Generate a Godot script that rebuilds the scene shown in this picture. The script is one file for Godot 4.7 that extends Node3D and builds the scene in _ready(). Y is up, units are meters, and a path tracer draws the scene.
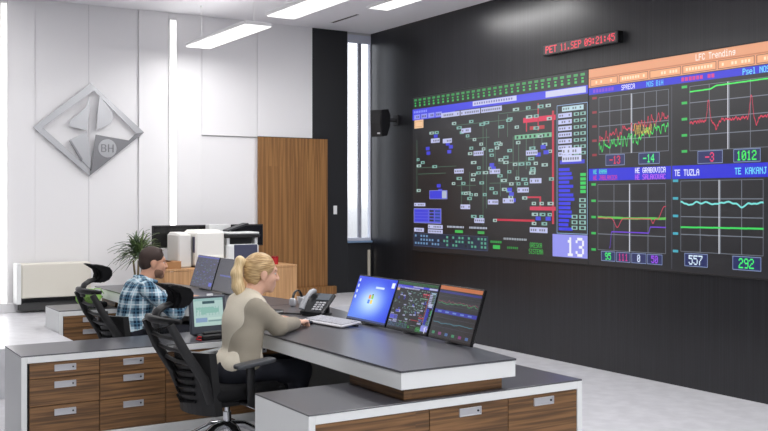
extends Node3D
# A power-grid control room: desks, video wall, two operators. Room axes: -Z along the dark wall to the back wall, +X along the back wall to the dark wall.

const CEIL := 3.75
const WX := 6.527      # dark video wall plane
const WZ := -10.836    # back wall plane
const PLAT := 0.4      # raised floor along the back wall

var mats := {}
var used := {}
var rng := RandomNumberGenerator.new()

# ---------------------------------------------------------------- helpers: materials
func mat(key: String, c: Color, rough := 0.6, metal := 0.0, spec := 0.5) -> StandardMaterial3D:
	if mats.has(key): return mats[key]
	var m := StandardMaterial3D.new()
	m.albedo_color = c; m.roughness = rough; m.metallic = metal; m.metallic_specular = spec
	mats[key] = m
	return m

func c8(r: int, g: int, b: int) -> Color:
	return Color(r / 255.0, g / 255.0, b / 255.0)

func glow(key: String, c: Color, energy: float) -> StandardMaterial3D:
	var m := mat(key, c)
	m.emission_enabled = true; m.emission = c; m.emission_energy_multiplier = energy
	return m

func noise_image(w: int, h: int, fx: float, fy: float, octaves: int, sd: int, dark: Color, light: Color, streak := 0.0) -> Image:
	var n := FastNoiseLite.new()
	n.seed = sd; n.noise_type = FastNoiseLite.TYPE_SIMPLEX; n.frequency = 1.0; n.fractal_octaves = octaves; n.fractal_type = FastNoiseLite.FRACTAL_FBM
	var n2 := FastNoiseLite.new()
	n2.seed = sd + 7; n2.frequency = 1.0; n2.fractal_octaves = 2
	var im := Image.create(w, h, false, Image.FORMAT_RGB8)
	for y in h:
		for x in w:
			# blend across the seam so the tile repeats
			var u := x / float(w)
			var v := y / float(h)
			var wrap := smoothstep(0.85, 1.0, v)
			var a := n.get_noise_2d(u * fx, v * fy)
			if wrap > 0.0: a = lerpf(a, n.get_noise_2d(u * fx, (v - 1.0) * fy), wrap)
			var wu := smoothstep(0.85, 1.0, u)
			if wu > 0.0: a = lerpf(a, n.get_noise_2d((u - 1.0) * fx, v * fy), wu)
			var t := clampf(0.5 + a * 0.9, 0.0, 1.0)
			if streak > 0.0:
				var s := n2.get_noise_2d(u * fx * 0.4, v * fy * 2.3)
				t = clampf(t + streak * maxf(0.0, s - 0.15) * 2.0, 0.0, 1.0)
			im.set_pixel(x, y, dark.lerp(light, t))
	return im

func tri_mat(key: String, im: Image, scale: Vector3, rough: float, spec := 0.5, offset := Vector3.ZERO, world := true) -> StandardMaterial3D:
	var m := mat(key, Color.WHITE, rough, 0.0, spec)
	im.generate_mipmaps()
	m.albedo_texture = ImageTexture.create_from_image(im)
	m.uv1_triplanar = true
	m.uv1_world_triplanar = world
	m.uv1_scale = scale
	m.uv1_offset = offset
	m.uv1_triplanar_sharpness = 8.0
	return m

# ---------------------------------------------------------------- helpers: shapes
func mb() -> SurfaceTool:
	var st := SurfaceTool.new()
	st.begin(Mesh.PRIMITIVE_TRIANGLES)
	return st

func tri(st: SurfaceTool, a: Vector3, b: Vector3, c: Vector3, out: Vector3) -> void:
	if (a - c).cross(a - b).dot(out) < 0.0:
		var t := b; b = c; c = t
	st.add_vertex(a); st.add_vertex(b); st.add_vertex(c)

func quad(st: SurfaceTool, a: Vector3, b: Vector3, c: Vector3, d: Vector3, out: Vector3) -> void:
	tri(st, a, b, c, out); tri(st, a, c, d, out)

# chamfered box, centre c, size s, under a transform
func bx(st: SurfaceTool, c: Vector3, s: Vector3, ch := 0.0, xf := Transform3D()) -> void:
	st.set_smooth_group(-1)
	var h := s * 0.5
	ch = minf(ch, minf(h.x, minf(h.y, h.z)) * 0.9)
	var P := func(x: float, y: float, z: float) -> Vector3: return xf * (c + Vector3(x, y, z))
	var k := h - Vector3.ONE * ch
	for ax in 3:
		var b := (ax + 1) % 3
		var d := (ax + 2) % 3
		for sg in [-1.0, 1.0]:
			var q := []
			for e in [[-1, -1], [1, -1], [1, 1], [-1, 1]]:
				var v := Vector3.ZERO
				v[ax] = h[ax] * sg; v[b] = k[b] * e[0]; v[d] = k[d] * e[1]
				q.append(P.call(v.x, v.y, v.z))
			var o := Vector3.ZERO
			o[ax] = sg
			quad(st, q[0], q[1], q[2], q[3], xf.basis * o)
	if ch <= 0.0: return
	for ax in 3:
		var b := (ax + 1) % 3
		var d := (ax + 2) % 3
		for s1 in [-1.0, 1.0]:
			for s2 in [-1.0, 1.0]:
				var q := []
				for e in [[0, -1.0], [0, 1.0], [1, 1.0], [1, -1.0]]:
					var v := Vector3.ZERO
					v[ax] = k[ax] * e[1]
					v[b] = (h[b] if e[0] == 0 else k[b]) * s1
					v[d] = (k[d] if e[0] == 0 else h[d]) * s2
					q.append(P.call(v.x, v.y, v.z))
				var o := Vector3.ZERO
				o[b] = s1; o[d] = s2
				quad(st, q[0], q[1], q[2], q[3], xf.basis * o)
	for sx in [-1.0, 1.0]:
		for sy in [-1.0, 1.0]:
			for sz in [-1.0, 1.0]:
				tri(st, P.call(h.x * sx, k.y * sy, k.z * sz), P.call(k.x * sx, h.y * sy, k.z * sz), P.call(k.x * sx, k.y * sy, h.z * sz), xf.basis * Vector3(sx, sy, sz))

# box from two corners
func bc(st: SurfaceTool, a: Vector3, b: Vector3, ch := 0.0) -> void:
	bx(st, (a + b) * 0.5, (b - a).abs(), ch)

# prism: a polygon in the plane (u, v) pushed along n from d0 to d1; axes: basis columns u, v, n
func prism(st: SurfaceTool, poly: PackedVector2Array, d0: float, d1: float, xf: Transform3D) -> void:
	st.set_smooth_group(-1)
	var cw := Geometry2D.is_polygon_clockwise(poly)
	var idx := Geometry2D.triangulate_polygon(poly)
	var lo := minf(d0, d1)
	var hi := maxf(d0, d1)
	for i in range(0, idx.size(), 3):
		for e in [[lo, -1.0], [hi, 1.0]]:
			var q := []
			for j in 3:
				var p := poly[idx[i + j]]
				q.append(xf * Vector3(p.x, p.y, e[0]))
			tri(st, q[0], q[1], q[2], xf.basis.z * e[1])
	for i in poly.size():
		var p := poly[i]
		var r := poly[(i + 1) % poly.size()]
		var t := r - p
		var o := Vector2(t.y, -t.x)
		if cw: o = -o
		quad(st, xf * Vector3(p.x, p.y, lo), xf * Vector3(r.x, r.y, lo), xf * Vector3(r.x, r.y, hi), xf * Vector3(p.x, p.y, hi), xf.basis * Vector3(o.x, o.y, 0))

func tube(st: SurfaceTool, path: Array, radii, seg := 10, flat := Vector2.ONE) -> void:
	st.set_smooth_group(1)
	var rings := []
	var n := path.size()
	var side := Vector3.ZERO
	for i in n:
		var d: Vector3 = (path[mini(i + 1, n - 1)] - path[maxi(i - 1, 0)]).normalized()
		if side == Vector3.ZERO:
			side = d.cross(Vector3.UP)
			if side.length() < 0.05: side = d.cross(Vector3.RIGHT)
		side = (side - d * side.dot(d)).normalized()
		var up := side.cross(d)
		var r: float = radii[i] if radii is Array else radii
		var ring := []
		for k in seg:
			var a := TAU * k / seg
			ring.append(path[i] + (side * cos(a) * flat.x + up * sin(a) * flat.y) * r)
		rings.append(ring)
	for i in n - 1:
		for k in seg:
			var k2 := (k + 1) % seg
			var o: Vector3 = (rings[i][k] + rings[i][k2]) * 0.5 - path[i]
			quad(st, rings[i][k], rings[i][k2], rings[i + 1][k2], rings[i + 1][k], o)
	st.set_smooth_group(-1)
	for e in [[0, 1], [n - 1, n - 2]]:
		for k in seg:
			tri(st, path[e[0]], rings[e[0]][k], rings[e[0]][(k + 1) % seg], path[e[0]] - path[e[1]])

func lathe(st: SurfaceTool, prof: Array, at: Vector3, seg := 20, xf := Basis()) -> void:
	for i in prof.size() - 1:
		var a: Vector2 = prof[i]
		var b: Vector2 = prof[i + 1]
		st.set_smooth_group(2 + i)
		var t := b - a
		for k in seg:
			var u := TAU * k / seg
			var v := TAU * (k + 1) / seg
			var f := func(p: Vector2, w: float) -> Vector3: return at + xf * Vector3(p.x * cos(w), p.y, p.x * sin(w))
			var m := (u + v) * 0.5
			var o := xf * Vector3(t.y * cos(m), -t.x, t.y * sin(m))
			quad(st, f.call(a, u), f.call(a, v), f.call(b, v), f.call(b, u), o)

# a rounded cushion: superellipsoid
func pad(st: SurfaceTool, c: Vector3, r: Vector3, e := 0.35, xf := Transform3D(), nu := 24, nv := 12) -> void:
	st.set_smooth_group(1)
	var pw := func(v: float, k: float) -> float: return signf(v) * pow(absf(v), k)
	var f := func(i: int, j: int) -> Vector3:
		var th := TAU * (i % nu) / nu
		var ph := -PI / 2 + PI * j / nv
		return xf * (c + Vector3(pw.call(cos(ph), e) * pw.call(cos(th), e) * r.x, pw.call(sin(ph), e) * r.y, pw.call(cos(ph), e) * pw.call(sin(th), e) * r.z))
	var cc := xf * c
	for i in nu:
		for j in nv:
			var a: Vector3 = f.call(i, j)
			var b: Vector3 = f.call(i + 1, j)
			var d: Vector3 = f.call(i + 1, j + 1)
			var g: Vector3 = f.call(i, j + 1)
			var o := (a + b + d + g) * 0.25 - cc
			if j > 0: tri(st, a, b, d, o)
			if j < nv - 1: tri(st, a, d, g, o)

# ---------------------------------------------------------------- helpers: nodes
func numbered(called: String) -> String:
	used[called] = used.get(called, 0) + 1
	return called if used[called] == 1 else "%s_%03d" % [called, used[called] - 1]

func obj(called: String, st, m: Material, parent: Node3D = null) -> MeshInstance3D:
	var o := MeshInstance3D.new()
	if st is SurfaceTool:
		st.generate_normals()
		o.mesh = st.commit()
	else:
		o.mesh = st
	o.material_override = m
	if parent == null:
		o.name = numbered(called); add_child(o)
	else:
		o.name = called; parent.add_child(o, true)
	return o

func tag(o: Node, label: String, category: String, group := "") -> Node:
	o.set_meta("label", label); o.set_meta("category", category)
	if group: o.set_meta("group", group)
	return o

func thing(called: String, label: String, category: String, at := Vector3.ZERO, turn := 0.0, group := "") -> Node3D:
	var o := Node3D.new()
	o.name = numbered(called); add_child(o)
	o.position = at; o.rotation.y = turn
	tag(o, label, category, group)
	return o

func struct(called: String, st = null, m: Material = null) -> Node3D:
	var o: Node3D
	if st == null:
		o = Node3D.new(); o.name = numbered(called); add_child(o)
	else:
		o = obj(called, st, m)
	o.set_meta("kind", "structure")
	return o

# ---------------------------------------------------------------- helpers: implicit bodies (surface nets)
func cap(a: Vector3, b: Vector3, ra: float, rb := -1.0) -> Dictionary:
	return {"a": a, "b": b, "ra": ra, "rb": ra if rb < 0.0 else rb}

func ell(c: Vector3, r: Vector3, basis := Basis(), cut := false) -> Dictionary:
	return {"c": c, "r": r, "i": basis.orthonormalized().transposed(), "m": maxf(r.x, maxf(r.y, r.z)), "n": minf(r.x, minf(r.y, r.z)), "cut": cut}

func placed(prims: Array, xf: Transform3D) -> Array:
	var out := []
	for p in prims:
		if p.has("a"): out.append(cap(xf * p.a, xf * p.b, p.ra, p.rb))
		else: out.append(ell(xf * p.c, p.r, xf.basis * p.i.transposed(), p.cut))
	return out

func nets(prims: Array, cell: float, k: float, grow := 0.0, into = null) -> ArrayMesh:
	var lo := Vector3.ONE * 1e6
	var hi := -lo
	for p in prims:
		if p.has("a"):
			var r: float = maxf(p.ra, p.rb) + grow
			lo = lo.min(p.a - Vector3.ONE * r).min(p.b - Vector3.ONE * r)
			hi = hi.max(p.a + Vector3.ONE * r).max(p.b + Vector3.ONE * r)
		elif not p.cut:
			lo = lo.min(p.c - Vector3.ONE * (p.m + grow)); hi = hi.max(p.c + Vector3.ONE * (p.m + grow))
	lo -= Vector3.ONE * cell * 3.0; hi += Vector3.ONE * cell * 3.0
	var nx := int((hi.x - lo.x) / cell) + 2
	var ny := int((hi.y - lo.y) / cell) + 2
	var nz := int((hi.z - lo.z) / cell) + 2
	var f := PackedFloat32Array()
	f.resize(nx * ny * nz); f.fill(1.0)
	var reach := k + cell * 3.0
	for p in prims:
		var blo: Vector3
		var bhi: Vector3
		var is_cap: bool = p.has("a")
		var cut: bool = not is_cap and p.cut
		if is_cap:
			var r: float = maxf(p.ra, p.rb) + grow + reach
			blo = p.a.min(p.b) - Vector3.ONE * r; bhi = p.a.max(p.b) + Vector3.ONE * r
		else:
			blo = p.c - Vector3.ONE * (p.m + grow + reach); bhi = p.c + Vector3.ONE * (p.m + grow + reach)
		var i0 := maxi(0, int((blo.x - lo.x) / cell))
		var i1 := mini(nx - 1, int((bhi.x - lo.x) / cell) + 1)
		var j0 := maxi(0, int((blo.y - lo.y) / cell))
		var j1 := mini(ny - 1, int((bhi.y - lo.y) / cell) + 1)
		var k0 := maxi(0, int((blo.z - lo.z) / cell))
		var k1 := mini(nz - 1, int((bhi.z - lo.z) / cell) + 1)
		var pa := Vector3.ZERO
		var ba := Vector3.ZERO
		var bb := 1.0
		var ra := 0.0
		var dr := 0.0
		var pc := Vector3.ZERO
		var inv := Basis()
		var rr := Vector3.ONE
		if is_cap:
			pa = p.a; ba = p.b - p.a; bb = maxf(ba.length_squared(), 1e-9); ra = p.ra + grow; dr = p.rb - p.ra
		else:
			pc = p.c; inv = p.i; rr = p.r + Vector3.ONE * (0.0 if cut else grow)
		for z in range(k0, k1 + 1):
			for y in range(j0, j1 + 1):
				var at := (z * ny + y) * nx
				for x in range(i0, i1 + 1):
					var q := lo + Vector3(x, y, z) * cell
					var d: float
					if is_cap:
						q -= pa
						var t := clampf(q.dot(ba) / bb, 0.0, 1.0)
						d = (q - ba * t).length() - ra - dr * t
					else:
						q = inv * (q - pc)
						var k_0 := (q / rr).length()
						var g := (q / (rr * rr)).length()
						d = k_0 * (k_0 - 1.0) / maxf(g, 1e-6)
					var o := f[at + x]
					if cut:
						f[at + x] = maxf(o, -d)
					else:
						var h := maxf(k - absf(o - d), 0.0) / k
						f[at + x] = minf(o, d) - h * h * k * 0.25
	var ids := PackedInt32Array()
	ids.resize(nx * ny * nz); ids.fill(-1)
	var vs := PackedVector3Array()
	var ns := PackedVector3Array()
	var sx := 1
	var sy := nx
	var sz := nx * ny
	for z in range(1, nz - 2):
		for y in range(1, ny - 2):
			for x in range(1, nx - 2):
				var a := z * sz + y * sy + x
				var c := 0
				var v := [f[a], f[a + sx], f[a + sy], f[a + sx + sy], f[a + sz], f[a + sx + sz], f[a + sy + sz], f[a + sx + sy + sz]]
				for q in v:
					if q < 0.0: c += 1
				if c == 0 or c == 8: continue
				var sum := Vector3.ZERO
				var n := 0
				for e in [[0, 1], [2, 3], [4, 5], [6, 7], [0, 2], [1, 3], [4, 6], [5, 7], [0, 4], [1, 5], [2, 6], [3, 7]]:
					var va: float = v[e[0]]
					var vb: float = v[e[1]]
					if (va < 0.0) != (vb < 0.0):
						var t := va / (va - vb)
						var A := Vector3(e[0] & 1, (e[0] >> 1) & 1, e[0] >> 2)
						var B := Vector3(e[1] & 1, (e[1] >> 1) & 1, e[1] >> 2)
						sum += A.lerp(B, t); n += 1
				ids[a] = vs.size()
				vs.append(lo + (Vector3(x, y, z) + sum / n) * cell)
				var g := Vector3(v[1] + v[3] + v[5] + v[7] - v[0] - v[2] - v[4] - v[6], v[2] + v[3] + v[6] + v[7] - v[0] - v[1] - v[4] - v[5], v[4] + v[5] + v[6] + v[7] - v[0] - v[1] - v[2] - v[3])
				ns.append(g.normalized())
	var ix := PackedInt32Array()
	for z in range(1, nz - 2):
		for y in range(1, ny - 2):
			for x in range(1, nx - 2):
				var a := z * sz + y * sy + x
				var ins := f[a] < 0.0
				for e in [[sx, sy, sz], [sy, sz, sx], [sz, sx, sy]]:
					if ins == (f[a + e[0]] < 0.0): continue
					var p0 := ids[a]
					var p1 := ids[a - e[1]]
					var p2 := ids[a - e[1] - e[2]]
					var p3 := ids[a - e[2]]
					if p0 < 0 or p1 < 0 or p2 < 0 or p3 < 0: continue
					if ins: ix.append_array([p0, p2, p1, p0, p3, p2])
					else: ix.append_array([p0, p1, p2, p0, p2, p3])
	if into != null:
		var off: int = into.v.size()
		into.v.append_array(vs); into.n.append_array(ns)
		for q in ix: into.i.append(q + off)
		return null
	return arrays_mesh(vs, ns, ix)

func arrays_mesh(vs, ns, ix) -> ArrayMesh:
	var arr := []
	arr.resize(Mesh.ARRAY_MAX)
	arr[Mesh.ARRAY_VERTEX] = vs; arr[Mesh.ARRAY_NORMAL] = ns; arr[Mesh.ARRAY_INDEX] = ix
	var me := ArrayMesh.new()
	me.add_surface_from_arrays(Mesh.PRIMITIVE_TRIANGLES, arr)
	return me

# ---------------------------------------------------------------- helpers: screen print (5 x 7 dot letters)
var FONT := {
	"A": [14, 17, 17, 31, 17, 17, 17], "B": [30, 17, 17, 30, 17, 17, 30], "C": [14, 17, 16, 16, 16, 17, 14], "D": [30, 17, 17, 17, 17, 17, 30], "E": [31, 16, 16, 30, 16, 16, 31],
	"F": [31, 16, 16, 30, 16, 16, 16], "G": [14, 17, 16, 23, 17, 17, 14], "H": [17, 17, 17, 31, 17, 17, 17], "I": [14, 4, 4, 4, 4, 4, 14], "J": [7, 2, 2, 2, 2, 18, 12],
	"K": [17, 18, 20, 24, 20, 18, 17], "L": [16, 16, 16, 16, 16, 16, 31], "M": [17, 27, 21, 21, 17, 17, 17], "N": [17, 25, 21, 19, 17, 17, 17], "O": [14, 17, 17, 17, 17, 17, 14],
	"P": [30, 17, 17, 30, 16, 16, 16], "R": [30, 17, 17, 30, 20, 18, 17], "S": [15, 16, 16, 14, 1, 1, 30], "T": [31, 4, 4, 4, 4, 4, 4], "U": [17, 17, 17, 17, 17, 17, 14],
	"V": [17, 17, 17, 17, 17, 10, 4], "Z": [31, 1, 2, 4, 8, 16, 31], "Q": [14, 17, 17, 17, 21, 18, 13],
	"e": [0, 0, 14, 17, 31, 16, 14], "s": [0, 0, 15, 16, 14, 1, 30], "t": [8, 8, 28, 8, 8, 9, 6], "r": [0, 0, 22, 25, 16, 16, 16], "n": [0, 0, 30, 17, 17, 17, 17], "d": [1, 1, 15, 17, 17, 17, 15],
	"i": [4, 0, 12, 4, 4, 4, 14], "l": [12, 4, 4, 4, 4, 4, 14], "u": [0, 0, 17, 17, 17, 19, 13], "a": [0, 0, 14, 1, 15, 17, 15], "g": [0, 0, 15, 17, 15, 1, 14], "k": [16, 16, 18, 20, 24, 20, 18],
	"0": [14, 17, 19, 21, 25, 17, 14], "1": [4, 12, 4, 4, 4, 4, 14], "2": [14, 17, 1, 6, 8, 16, 31], "3": [14, 17, 1, 6, 1, 17, 14], "4": [2, 6, 10, 18, 31, 2, 2],
	"5": [31, 16, 30, 1, 1, 17, 14], "6": [14, 16, 16, 30, 17, 17, 14], "7": [31, 1, 2, 4, 8, 8, 8], "8": [14, 17, 17, 14, 17, 17, 14], "9": [14, 17, 17, 15, 1, 1, 14],
	"-": [0, 0, 0, 31, 0, 0, 0], ".": [0, 0, 0, 0, 0, 12, 12], ":": [0, 12, 12, 0, 12, 12, 0], " ": [0, 0, 0, 0, 0, 0, 0],
}

func text(im: Image, s: String, x: int, y: int, px: float, c: Color, wide := 0.72) -> void:
	var at := float(x)
	if im.get_width() > 1500: px *= im.get_width() / 1400.0
	for ch in s:
		var g: Array = FONT.get(ch, FONT.get(ch.to_upper(), FONT[" "]))
		for r in 7:
			for b in 5:
				if (int(g[r]) >> (4 - b)) & 1:
					im.fill_rect(Rect2i(int(at + b * px * wide), int(y + r * px), maxi(1, int(ceil(px * wide * 1.2))), maxi(1, int(ceil(px)))), c)
		at += 6.0 * px * wide

func rect(im: Image, u0: float, v0: float, u1: float, v1: float, c: Color) -> void:
	var w := im.get_width()
	var h := im.get_height()
	im.fill_rect(Rect2i(int(u0 * w), int(v0 * h), maxi(1, int((u1 - u0) * w)), maxi(1, int((v1 - v0) * h))), c)

func frame(im: Image, u0: float, v0: float, u1: float, v1: float, c: Color, t := 2) -> void:
	var w := im.get_width()
	var h := im.get_height()
	var a := Vector2i(int(u0 * w), int(v0 * h))
	var b := Vector2i(int(u1 * w), int(v1 * h))
	im.fill_rect(Rect2i(a.x, a.y, b.x - a.x, t), c); im.fill_rect(Rect2i(a.x, b.y - t, b.x - a.x, t), c)
	im.fill_rect(Rect2i(a.x, a.y, t, b.y - a.y), c); im.fill_rect(Rect2i(b.x - t, a.y, t, b.y - a.y), c)

func curve(im: Image, u0: float, u1: float, f: Callable, c: Color, t := 4) -> void:
	var w := im.get_width()
	var h := im.get_height()
	var last := -1
	t = int(t * maxf(1.0, w / 1400.0))
	for x in range(int(u0 * w), int(u1 * w)):
		var k := (x / float(w) - u0) / (u1 - u0)
		var y := int(float(f.call(k)) * h)
		if last < 0: last = y
		im.fill_rect(Rect2i(x, mini(y, last), 2, absi(y - last) + t), c)
		last = y

func label_box(im: Image, u: float, v: float, w: float, h: float, c: Color) -> void:
	rect(im, u, v, u + w, v + h, c)
	# a line of tiny print inside
	var d := c.darkened(0.45)
	var n := int(w / 0.012)
	for i in n:
		if rng.randf() < 0.8: rect(im, u + 0.005 + i * 0.011, v + h * 0.3, u + 0.012 + i * 0.011, v + h * 0.7, d)

const SCR_BG := Color(0.075, 0.075, 0.095)

func scheme_image(W := 2048, H := 1252) -> Image:
	rng.seed = 11
	var im := Image.create(W, H, false, Image.FORMAT_RGB8)
	im.fill(SCR_BG)
	var lav := c8(196, 200, 240)
	var blue := c8(58, 62, 220)
	var teal := c8(130, 185, 175)
	var gl := c8(70, 110, 90)
	var green := c8(40, 200, 80)
	for i in 31:                                                      # two rows of green print along the top
		var u := 0.012 + i * 0.0318
		rect(im, u, 0.012, u + 0.02, 0.026, c8(52, 160, 80)); rect(im, u + 0.004, 0.034, u + 0.014, 0.044, green); rect(im, u + 0.004, 0.05, u + 0.016, 0.062, c8(60, 190, 95))
	rect(im, 0.0, 0.078, 1.0, 0.122, c8(66, 68, 232))
	rect(im, 0.0, 0.078, 0.29, 0.15, c8(66, 68, 232))
	for i in 8: rect(im, 0.01 + i * 0.012, 0.09, 0.018 + i * 0.012, 0.105, c8(150, 160, 255))
	for i in 4: label_box(im, 0.012 + i * 0.05, 0.115, 0.042, 0.03, c8(150, 155, 245))
	label_box(im, 0.2, 0.126, 0.12, 0.03, lav); label_box(im, 0.325, 0.126, 0.12, 0.03, lav); label_box(im, 0.45, 0.126, 0.12, 0.03, lav)
	rect(im, 0.4, 0.08, 0.65, 0.108, c8(206, 208, 240)); rect(im, 0.8, 0.082, 0.99, 0.115, c8(212, 214, 240))
	for i in 16: rect(im, 0.41 + i * 0.014, 0.088, 0.418 + i * 0.014, 0.1, c8(120, 120, 190))
	rect(im, 0.014, 0.15, 0.078, 0.205, c8(250, 205, 160)); frame(im, 0.02, 0.16, 0.072, 0.195, c8(220, 150, 90), 3)
	# lines of the network
	var hl := [[0.03, 0.46, 0.3, 0.46], [0.28, 0.21, 0.62, 0.21], [0.36, 0.3, 0.5, 0.3], [0.04, 0.5, 0.23, 0.5], [0.5, 0.57, 0.66, 0.57], [0.55, 0.17, 0.8, 0.17], [0.42, 0.5, 0.47, 0.5], [0.55, 0.455, 0.72, 0.455], [0.3, 0.58, 0.42, 0.58]]
	for l in hl: rect(im, l[0], l[1], l[2], l[1] + 0.004, gl)
	for l in [[0.46, 0.2, 0.82], [0.48, 0.25, 0.72], [0.03, 0.28, 0.63], [0.55, 0.18, 0.31], [0.6, 0.18, 0.31], [0.63, 0.31, 0.5], [0.66, 0.31, 0.55], [0.7, 0.31, 0.5], [0.74, 0.31, 0.46], [0.78, 0.31, 0.4], [0.6, 0.45, 0.56], [0.38, 0.5, 0.7], [0.33, 0.55, 0.7], [0.53, 0.34, 0.44], [0.56, 0.5, 0.65], [0.65, 0.5, 0.62]]:
		rect(im, l[0], l[1], l[0] + 0.0035, l[2], gl)
	rect(im, 0.64, 0.305, 0.83, 0.33, c8(120, 190, 150))
	for i in 8: rect(im, 0.65 + i * 0.0225, 0.31, 0.66 + i * 0.0225, 0.325, c8(20, 40, 40))
	# red bus
	var red := c8(200, 28, 62)
	rect(im, 0.686, 0.212, 0.85, 0.24, c8(225, 30, 80)); rect(im, 0.832, 0.19, 0.842, 0.8, red); rect(im, 0.72, 0.706, 0.85, 0.727, c8(210, 40, 80))
	rect(im, 0.53, 0.778, 0.745, 0.79, red); rect(im, 0.69, 0.65, 0.775, 0.66, red); rect(im, 0.77, 0.65, 0.778, 0.71, red); rect(im, 0.7, 0.24, 0.706, 0.29, red); rect(im, 0.76, 0.14, 0.766, 0.29, red)
	for p in [[0.72, 0.262], [0.765, 0.262]]: rect(im, p[0], p[1], p[0] + 0.03, p[1] + 0.02, c8(190, 40, 50))
	# switch boxes: small pale boxes with a dark heart
	var at := []
	for p in [[0.06, 0.42], [0.12, 0.235], [0.155, 0.235], [0.27, 0.19], [0.3, 0.22], [0.32, 0.25], [0.4, 0.3], [0.38, 0.35], [0.44, 0.33], [0.455, 0.36], [0.14, 0.45], [0.03, 0.4], [0.03, 0.44], [0.27, 0.56], [0.3, 0.53], [0.33, 0.56], [0.42, 0.5], [0.46, 0.5], [0.44, 0.56], [0.38, 0.63], [0.41, 0.63], [0.33, 0.62], [0.03, 0.6], [0.46, 0.63], [0.55, 0.24], [0.6, 0.2], [0.63, 0.15], [0.55, 0.34], [0.53, 0.36], [0.5, 0.4], [0.55, 0.43], [0.63, 0.46], [0.66, 0.46], [0.7, 0.46], [0.74, 0.46], [0.72, 0.5], [0.78, 0.47], [0.6, 0.5], [0.57, 0.6], [0.52, 0.62], [0.61, 0.57], [0.65, 0.57], [0.69, 0.57], [0.68, 0.65], [0.73, 0.68], [0.77, 0.68], [0.81, 0.68], [0.73, 0.74], [0.77, 0.74], [0.81, 0.74], [0.7, 0.2], [0.74, 0.2], [0.64, 0.25], [0.76, 0.15], [0.8, 0.15], [0.7, 0.15], [0.52, 0.78], [0.44, 0.76], [0.39, 0.76], [0.73, 0.79], [0.78, 0.79]]:
		at.append(p)
	for i in 40: at.append([0.26 + rng.randf() * 0.56, 0.18 + rng.randf() * 0.5])
	for p in at:
		var w := 0.02 + rng.randf() * 0.014
		var cc := teal if rng.randf() < 0.6 else c8(170, 200, 195)
		rect(im, p[0], p[1], p[0] + w, p[1] + 0.018, cc); rect(im, p[0] + w * 0.35, p[1] + 0.005, p[0] + w * 0.75, p[1] + 0.013, c8(14, 30, 26))
	for p in [[0.15, 0.255], [0.16, 0.28], [0.23, 0.31], [0.25, 0.33], [0.24, 0.36], [0.095, 0.33], [0.1, 0.36], [0.5, 0.455], [0.51, 0.475], [0.6, 0.6], [0.61, 0.625], [0.775, 0.37], [0.79, 0.4], [0.75, 0.41], [0.62, 0.66], [0.75, 0.76], [0.8, 0.76], [0.17, 0.57], [0.18, 0.6]]:
		rect(im, p[0], p[1], p[0] + 0.026, p[1] + 0.022, blue)
	for p in [[0.13, 0.28], [0.21, 0.288], [0.33, 0.235], [0.405, 0.378], [0.285, 0.48], [0.325, 0.698], [0.5, 0.49], [0.49, 0.668], [0.575, 0.66], [0.72, 0.55], [0.41, 0.778], [0.7, 0.395], [0.655, 0.6]]:
		label_box(im, p[0], p[1], 0.06, 0.028, lav)
	label_box(im, 0.72, 0.82, 0.09, 0.03, lav)
	rect(im, 0.12, 0.61, 0.24, 0.665, blue); frame(im, 0.12, 0.61, 0.24, 0.665, lav, 2); rect(im, 0.205, 0.615, 0.236, 0.66, c8(180, 190, 210))
	rect(im, 0.01, 0.725, 0.2, 0.82, c8(90, 96, 225)); frame(im, 0.01, 0.725, 0.2, 0.82, lav, 2)
	for i in 4:
		rect(im, 0.018, 0.735 + i * 0.02, 0.11, 0.748 + i * 0.02, c8(60, 60, 220)); rect(im, 0.12, 0.735 + i * 0.02, 0.15, 0.748 + i * 0.02, c8(30, 40, 60)); rect(im, 0.158, 0.735 + i * 0.02, 0.192, 0.748 + i * 0.02, c8(40, 70, 150))
	label_box(im, 0.012, 0.69, 0.08, 0.022, lav); label_box(im, 0.11, 0.828, 0.1, 0.025, lav); label_box(im, 0.012, 0.852, 0.07, 0.026, lav); label_box(im, 0.11, 0.858, 0.1, 0.024, lav)
	rect(im, 0.01, 0.89, 0.49, 0.97, c8(24, 40, 66)); frame(im, 0.01, 0.885, 0.49, 0.97, c8(90, 110, 160), 2)
	for i in 24:
		for j in 3:
			if rng.randf() < 0.75: rect(im, 0.018 + i * 0.0196, 0.896 + j * 0.024, 0.03 + i * 0.0196, 0.91 + j * 0.024, c8(110, 150, 190) if i < 9 else (c8(90, 170, 140) if rng.randf() < 0.7 else c8(10, 14, 20)))
	for i in 12: rect(im, 0.24 + i * 0.009, 0.83, 0.246 + i * 0.009, 0.842, c8(190, 200, 220)); rect(im, 0.38 + i * 0.009, 0.83, 0.386 + i * 0.009, 0.842, c8(190, 200, 220))
	rect(im, 0.29, 0.855, 0.34, 0.872, c8(60, 190, 80)); rect(im, 0.43, 0.855, 0.47, 0.872, c8(60, 170, 80))
	for i in 6: rect(im, 0.505 + i * 0.011, 0.907, 0.513 + i * 0.011, 0.92, c8(40, 170, 70))
	rect(im, 0.52, 0.932, 0.56, 0.955, c8(50, 190, 80))
	text(im, "GRESKA", int(0.72 * W), int(0.905 * H), 3.4, c8(50, 180, 70)); text(im, "SISTEMA", int(0.715 * W), int(0.94 * H), 3.4, c8(50, 180, 70))
	for i in 6: rect(im, 0.6 + i * 0.01, 0.935, 0.607 + i * 0.01, 0.948, c8(40, 150, 60))
	for i in 14: rect(im, 0.58 + i * 0.009, 0.885, 0.586 + i * 0.009, 0.897, c8(170, 180, 190))
	# side list
	frame(im, 0.855, 0.165, 0.998, 0.848, c8(150, 190, 235), 4)
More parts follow.
